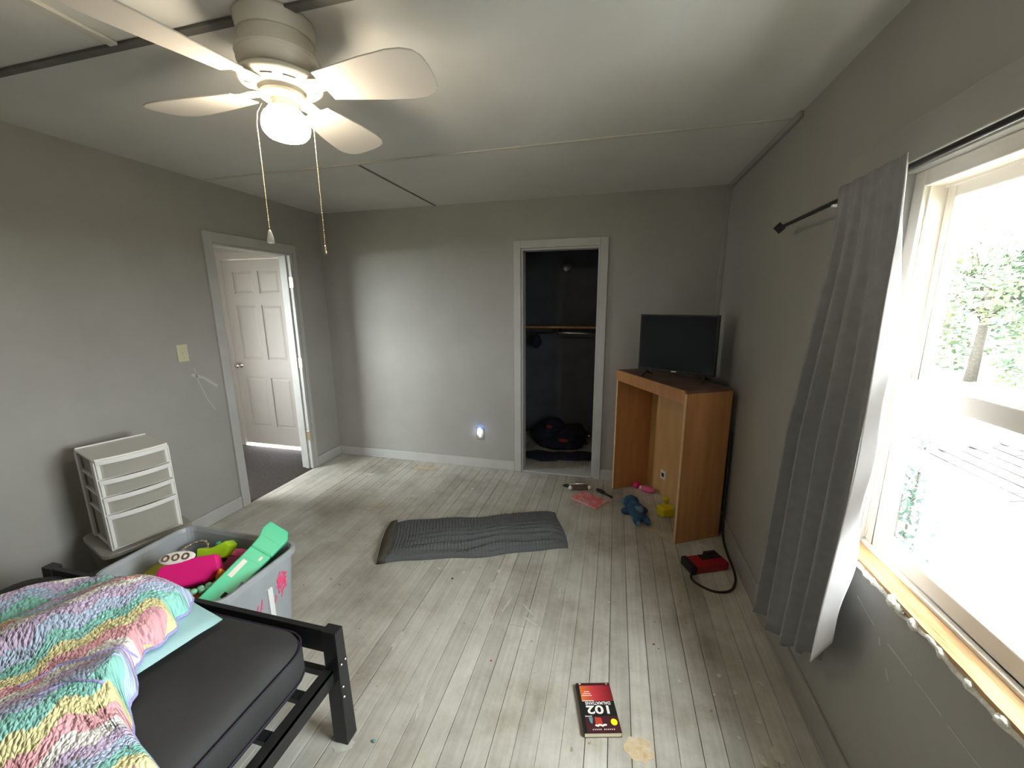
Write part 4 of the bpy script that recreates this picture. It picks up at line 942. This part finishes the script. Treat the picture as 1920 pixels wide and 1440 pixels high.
# tiny unreadable print rows
for row, (y_, x0_, n_) in enumerate(((-.055, .018, 6), (-.047, .014, 8), (-.063, .022, 4))):
    for i in range(n_): flat(x0_+i*.0052, x0_+i*.0052+.0034, y_, y_+.0035, 'cream', 'print_mark', BT+.0005, .0004)
for i in range(12):
    if i == 6: continue
    flat(-.046+i*.0072, -.046+i*.0072+.0032, .085, .0895, 'cream', 'print_mark', BT+.0005, .0004)
flat(.050, .058, -.098, -.093, 'cream', 'print_mark', BT+.0005, .0004)
flat(-.060, -.053, -.097, -.092, 'worn', 'print_mark', BT+.0005, .0004)

# ---- pink notebook with hair things by the closet
pn = thing('pink_notebook', 'thin pink flower printed notebook lying near the closet', 'notebook', (-.145, 3.075, 0), rad(-33))
MB().box(-.125, .125, -.085, .085, 0, .004).build('back_cover', 'pink', pn, bevel=.001)
MB().box(-.123, .123, -.083, .083, .004, .010).build('page_block', 'pages', pn)
MB().box(-.125, .125, -.085, .085, .010, .013).build('front_cover', 'floral', pn, bevel=.001)
hb = thing('black_hairbrush', 'black hairbrush lying against the pink notebook', 'hairbrush', (-.03, 3.205, 0), rad(-42))
MB().ball((-.04, 0, .014), (.055, .022, .014), 16, 8).build('head', 'rubber', hb, smooth=True)
MB().tube([(.0, 0, .012), (.05, 0, .012), (.085, 0, .012)], [.009, .008, .010], 10).build('handle', 'rubber', hb, smooth=True)
hc = thing('hair_clip', 'brown and white shiny hair clip lying behind the pink notebook', 'hair clip', (-.245, 3.262, 0), rad(15))
q = MB()
for i in range(9): q.tube([(-.07+.017*i, -.03, .004), (-.07+.017*i, -.02, .035), (-.065+.017*i, .02, .035), (-.065+.017*i, .035, .004)], .005, 6)
q.build('claw', 'brown', hc, smooth=True)
MB().tube([(-.085, .0, .04), (-.03, .005, .047), (.03, .0, .047), (.085, .0, .038)], .007, 8).build('hinge_bar', 'chrome', hc, smooth=True)
for x_ in (-.08, .085): MB().ball((x_, -.02, .022), .018, 10, 7).build('bead', 'white', hc, smooth=True)
toy2 = lambda name, label, cat, mb, mt, loc, rot=(0, 0, 0), bevel=0, smooth=True: (lambda o: (setattr(o, 'location', loc), setattr(o, 'rotation_euler', rot), tag(o, label, cat)))(mb.build(name, mt, smooth=smooth, bevel=bevel))
toy2('hair_tie', 'small black hair tie on the boards by the closet', 'hair tie', MB().tube([(.025*math.cos(a*.52), .020*math.sin(a*.52), .006+.003*math.sin(a)) for a in range(13)], .006, 6), 'rubber', (-.36, 3.29, 0))

# ---- blue plush, yellow cup, pink toys, paper strip
pl2 = thing('blue_plush_toy', 'blue plush animal lying face down by the cabinet', 'plush toy', (.215, 2.90, 0), rad(-72))
pl2.scale = (.92, .78, .92)
b = MB(); b.ball((0, 0, .055), (.12, .075, .058), 20, 12, .1).ball((-.125, .0, .06), (.07, .078, .06), 18, 12, .1).ball((.115, .045, .03), (.055, .032, .03), 14, 9).ball((.11, -.05, .03), (.055, .032, .03), 14, 9).ball((-.05, .085, .028), (.035, .05, .027), 12, 8).ball((-.05, -.085, .028), (.035, .05, .027), 12, 8)
o = b.build('body', 'plush', pl2, smooth=True); q = o.modifiers.new('remesh', 'REMESH'); q.mode = 'VOXEL'; q.voxel_size = .006; q.use_smooth_shade = True
for sy in (-1, 1): MB().ball((-.165, sy*.062, .055), (.040, .028, .020), 12, 8).build('ear', 'plush_l', pl2, smooth=True)
MB().ball((.03, .0, .098), (.075, .04, .014), 14, 8).build('back_patch', 'plush_l', pl2, smooth=True)
for sy in (-1, 1): MB().ball((.150, sy*.048, .030), (.018, .022, .020), 10, 7).build('foot_pad', 'plush_l', pl2, smooth=True)
yc_ = thing('yellow_toy_cup', 'bright yellow plastic toy jug tipped inside the cabinet front', 'toy', (.425, 2.985, 0), rad(35))
MB().prism([(-.055, -.04), (.045, -.055), (.06, .0), (.045, .05), (-.055, .035)], .001, .075).build('body', 'yellow', yc_, bevel=.012, seg=3)
MB().lathe([(.016, 0), (.018, .03), (.024, .034), (.024, .048), (.016, .05)], 16, (.03, .025, .073)).build('spout', 'yellow', yc_, smooth=True)
pb = tag(MB().ball((0, 0, .028), (.031, .031, .028), 18, 12).build('pink_ball', 'hotpink', smooth=True, loc=(.235, 3.40, 0)), 'bright pink ball under the corner cabinet', 'ball')
pbt = thing('pink_toy_bottle', 'small pink toy bottle lying beside the pink ball', 'toy', (.325, 3.335, 0), rad(-25))
MB().lathe([(.022, 0), (.024, .01), (.024, .08), (.012, .095), (.011, .105)], 16, (-.05, 0, .0245), Matrix.Rotation(rad(90), 4, 'Y')).build('bottle', 'pink', pbt, smooth=True)
MB().lathe([(.014, 0), (.014, .02)], 14, (-.07, 0, .0245), Matrix.Rotation(rad(90), 4, 'Y')).build('cap', 'white', pbt, smooth=True)
tag(MB().prism([(0, 0), (.015, -.02), (.10, -.06), (.185, -.175), (.20, -.175), (.165, -.085), (.10, -.015), (.05, -.01)], 0, .003).build('paper_strip', 'card', loc=(.245, 2.76, 0)), 'torn tan cardboard strip beside the blue plush', 'cardboard')

# ---- red power unit with black cord
rb = thing('red_power_box', 'dark red power box with black end cap beside the cabinet', 'power box', (.598, 2.395, 0), rad(25))
MB().box(-.10, .115, -.055, .055, 0, .05).build('housing', 'red', rb, bevel=.006)
MB().box(-.135, -.10, -.060, .060, 0, .054).build('end_cap', 'rubber', rb, bevel=.008)
MB().box(-.03, .10, .0, .045, .05, .054).build('dark_label', 'rubber', rb)
MB().box(.02, .10, .040, .066, .012, .062).build('handle', 'rubber', rb, bevel=.006)
def smoothpath(P_, n_=8):
    P_ = [Vector(p) for p in P_]; out = []
    for i in range(len(P_)-1):
        p0, p1, p2, p3 = P_[max(i-1, 0)], P_[i], P_[i+1], P_[min(i+2, len(P_)-1)]
        for k_ in range(n_):
            t_ = k_/n_; out.append(.5*((2*p1)+(p2-p0)*t_+(2*p0-5*p1+4*p2-p3)*t_*t_+(3*p1-p0-3*p2+p3)*t_**3))
    return out+[P_[-1]]
cp = smoothpath([(.507, 2.312, .022), (.492, 2.245, .010), (.535, 2.195, .007), (.605, 2.165, .007), (.685, 2.195, .007), (.735, 2.29, .007), (.752, 2.42, .007), (.754, 2.55, .007), (.756, 2.66, .03), (.762, 2.74, .10), (.764, 2.76, .4), (.764, 2.78, .75)])
tag(MB().tube(cp, .0065, 8).build('power_cord', 'rubber', smooth=True), 'black power cord looping from the red box up behind the cabinet', 'cord')

# ---- flakes of paint and crumbs
G2 = 'paint flakes scattered on the boards'
rng = random.Random(3)
flakes = [(.50, 1.62, .010), (.545, 1.55, .009), (.60, 1.45, .016), (.625, 1.33, .024), (.57, 1.30, .018), (.665, 1.22, .020), (.61, 1.72, .007), (.51, 1.36, .006), (.46, 1.52, .005), (-.82, 1.99, .012), (-.98, 1.99, .010), (-.62, 2.05, .014), (.03, 1.95, .007), (-2.0, 2.95, .008), (-1.95, 2.85, .007), (-1.83, 2.53, .009), (-1.45, 2.92, .011), (-.35, 1.55, .005), (.33, 1.55, .006), (.20, 1.15, .006), (-1.15, 3.05, .012), (.62, 2.62, .016), (.66, 1.62, .009), (.58, 1.12, .008), (.40, 1.18, .007)]
for i, (fx_, fy_, r_) in enumerate(flakes):
    o = blob((0, 0), r_*1.25, r_*.75, rng.uniform(0, 3), .0022, 10, .45, i, .0022).build('paint_flake', 'chip', loc=(fx_, fy_, 0))
    lb = 'pale flake of old paint on the boards between book and window wall' if fx_ > .3 else ('pale flake of old paint on the boards toward the doorway' if fy_ > 2.4 else 'pale flake of old paint on the boards between cushion and book')
    tag(o, lb, 'paint flake', G2)
G3 = 'tiny coloured crumbs on the boards'
for i, (fx_, fy_, r_, mt2, lb) in enumerate([(-.865, 1.92, .007, 'piping', 'tiny dark purple crumb near the quilted cushion'), (.24, 1.72, .006, 'redprint', 'tiny red crumb on the boards between book and power box'), (-.48, 1.45, .005, 'redprint', 'tiny red crumb between futon post and book'), (-.80, 1.02, .008, 'teal', 'tiny teal crumb beside the futon post'), (.26, 1.70, .004, 'teal', 'tiny dark green crumb next to a red crumb')]):
    o = MB().ball((0, 0, r_*.5), (r_, r_*.7, r_*.5), 8, 6, .4).build('crumb', mt2, smooth=True, loc=(fx_, fy_, 0)); tag(o, lb, 'crumb', G3)

# ================================================================== OUTSIDE THE WINDOW
GZ = -3.3
g_ = MB().box(-60, 120, -60, 160, GZ-.3, GZ).build('ground', 'grass'); struct(g_, 'sunlit lawn far below the window', 'ground')
rd = MB().box(-60, 120, 47, 57, GZ, GZ+.03).build('street', 'road'); struct(rd, 'pale sunlit street across the lawn', 'street')
dv_ = MB().box(9, 16, 8, 47, GZ, GZ+.02).build('driveway', 'road'); struct(dv_, 'pale driveway leading to the street', 'driveway')
# neighbouring garage
EX, EZ, RX, RZ_ = 4.0, -.43, 6.2, .02
gy0, gy1 = -4.0, 6.45
ga = thing('neighbour_garage', 'white sided garage with grey shingle roof just below the window', 'building', (EX, 0, GZ))
MB().box(.3, 4.2, gy0, 5.75, 0, EZ-GZ-.05).build('wall', 'siding', ga)
rl = math.hypot(RX-EX, RZ_-EZ); ra = math.atan2(RZ_-EZ, RX-EX)
MB().add([(0, gy0, EZ-GZ-.05), (RX-EX, gy0, RZ_-GZ-.05), (2*(RX-EX), gy0, EZ-GZ-.05), (0, gy1, EZ-GZ-.05), (RX-EX, gy1, RZ_-GZ-.05), (2*(RX-EX), gy1, EZ-GZ-.05)], [(0, 1, 4, 3), (1, 2, 5, 4), (0, 2, 1), (3, 4, 5), (0, 3, 5, 2)]).build('roof_deck', 'shingle', ga)
MB().box(-.09, .0, gy0, gy1, EZ-GZ-.12, EZ-GZ-.02).build('gutter', 'gutter', ga, bevel=.01)
MB().box(.0, .03, gy0, gy1, EZ-GZ-.18, EZ-GZ-.06).build('fascia', 'bluehouse', ga)
for y_ in (5.8, 6.35): MB().box(.30, .40, y_, y_+.1, 0, EZ-GZ-.08).build('porch_post', 'siding', ga, bevel=.01)
sm = bpy.data.meshes.new('shingle'); bm = bmesh.new(); bmesh.ops.create_cube(bm, size=1)
for v in bm.verts: v.co = (v.co.x*.19+.075, v.co.y*.296, v.co.z*.010+(.008 if v.co.x < 0 else 0))
bm.to_mesh(sm); bm.free(); sm.materials.append(M['shingle'])
cnt = 0
for r_ in range(13):
    for c_ in range(22):
        y_ = 6.45-.15-c_*.30-(r_ % 2)*.15
        if y_ < 0: continue
        s_ = bpy.data.objects.new('shingle', sm); C.objects.link(s_); s_.parent = ga
        d_ = .02+r_*.165; s_.location = (d_*math.cos(ra), y_, EZ-GZ-.05+d_*math.sin(ra)+.006+random.uniform(0, .006)); s_.rotation_euler = (0, -ra, random.uniform(-.01, .01)); cnt += 1
# trellis panel and vine at the porch end
tr_ = thing('vine_trellis', 'white trellis panel with a dark climbing vine beside the garage', 'trellis', (4.6, 7.9, GZ))
for i in range(7): MB().box(-.02, .02, -.9+.3*i-.015, -.9+.3*i+.015, 0, 2.7).build('upright', 'siding', tr_)
for i in range(9): MB().box(.02, .035, -.95, .95, .2+.3*i, .23+.3*i).build('crosspiece', 'siding', tr_)
rg = random.Random(5); V = []; F = []
for i in range(1500):
    c_ = Vector((rg.gauss(0, .12), rg.choice([rg.gauss(-.75, .18), rg.gauss(.7, .25)]), rg.uniform(0, 2.9))); a = Vector((rg.gauss(0, 1), rg.gauss(0, 1), rg.gauss(0, 1))).normalized(); b_ = a.orthogonal().normalized(); s_ = rg.uniform(.03, .06); o_ = len(V)
    V += [c_-a*s_, c_+b_*s_*.6, c_+a*s_, c_-b_*s_*.6]; F.append((o_, o_+1, o_+2, o_+3))
o = MB().add(V, F).build('vine_leaves', 'vine', tr_); o['kind'] = 'stuff'
MB().tube([(.04, -.75, 0), (.05, -.7, 1.3), (.03, -.78, 2.7)], .02, 6).build('vine_stem', 'bark', tr_)
wd = thing('wheel_ornament', 'dark wheel shaped garden ornament hanging on a pole by the trellis', 'ornament', (3.85, 6.15, GZ))
MB().tube([(0, 0, 0), (0, 0, 2.35)], .018, 8).build('pole', 'bark', wd)
MB().tube([(0, .14*math.cos(a*PI/10), 2.2+.14*math.sin(a*PI/10)) for a in range(21)], .014, 6, False).build('rim', 'vine', wd)
for a in range(4): MB().tube([(0, -.13*math.cos(a*PI/4), 2.2-.13*math.sin(a*PI/4)), (0, .13*math.cos(a*PI/4), 2.2+.13*math.sin(a*PI/4))], .008, 6).build('spoke', 'vine', wd)
# blue house across the street
hs = thing('blue_house', 'pale blue house with white trimmed windows across the street', 'house', (54, 68, GZ), rad(-32))
MB().box(-8, 8, -4, 4, 0, 3.4).build('wall', 'bluehouse', hs)
MB().add([(-8.5, -4.6, 3.3), (8.5, -4.6, 3.3), (8.5, 4.6, 3.3), (-8.5, 4.6, 3.3), (-8.5, 0, 5.6), (8.5, 0, 5.6)], [(0, 1, 5, 4), (2, 3, 4, 5), (0, 4, 3), (1, 2, 5), (0, 3, 2, 1)]).build('roof', 'shingle', hs)
for x_ in (-6, -3, 0.2, 3.2, 6):
    wq = MB().box(x_-.85, x_+.85, -4.12, -4, .9, 2.7).build('window', 'siding', hs); MB().box(x_-.65, x_+.65, -4.16, -4.1, 1.1, 2.5).build('pane', 'bluehouse', wq)
# trees
def tree(name, label, c, h_, cr, n_, seed, group='trees across the yard'):
    t_ = thing(name, label, 'tree', c, 0, group); r2 = random.Random(seed)
    MB().tube([(0, 0, 0), (.1, .05, h_*.3), (-.05, .1, h_*.6)], [.3, .22, .1], 10).build('trunk', 'bark', t_, smooth=True)
    for i in range(5):
        a = i*1.3; MB().tube([(0, 0, h_*.35), (cr*.35*math.cos(a), cr*.35*math.sin(a), h_*.55), (cr*.7*math.cos(a), cr*.7*math.sin(a), h_*.7)], [.12, .08, .03], 6).build('branch', 'bark', t_, smooth=True)
    V = []; F = []; cl = [(Vector((r2.gauss(0, .42)*cr, r2.gauss(0, .42)*cr, h_*.56+r2.gauss(0, .2)*h_)), r2.uniform(.16, .34)*cr) for _ in range(34)]
    for i in range(n_):
        cc, rr_ = r2.choice(cl); d = Vector((r2.gauss(0, 1), r2.gauss(0, 1), r2.gauss(0, 1))).normalized()*rr_*r2.random()**.4; p = cc+d
        a = Vector((r2.gauss(0, 1), r2.gauss(0, 1), r2.gauss(0, .6))).normalized(); b_ = a.orthogonal().normalized(); s_ = r2.uniform(.10, .2); o_ = len(V)
        V += [p-a*s_, p+b_*s_*.6, p+a*s_, p-b_*s_*.6]; F.append((o_, o_+1, o_+2, o_+3))
    o = MB().add(V, F).build('foliage', 'leaf', t_); o['kind'] = 'stuff'
tree('yard_tree', 'broad leafy yard tree in front of the blue house', (21, 30, GZ), 10.5, 5.4, 13000, 1)
tree('street_tree', 'tall leafy tree beyond the street, darker crown', (39, 46, GZ), 13, 6.0, 7000, 2)
tree('small_tree', 'small pale leafy tree at the edge of the lawn', (22.5, 44, GZ), 8, 4.0, 5000, 4)
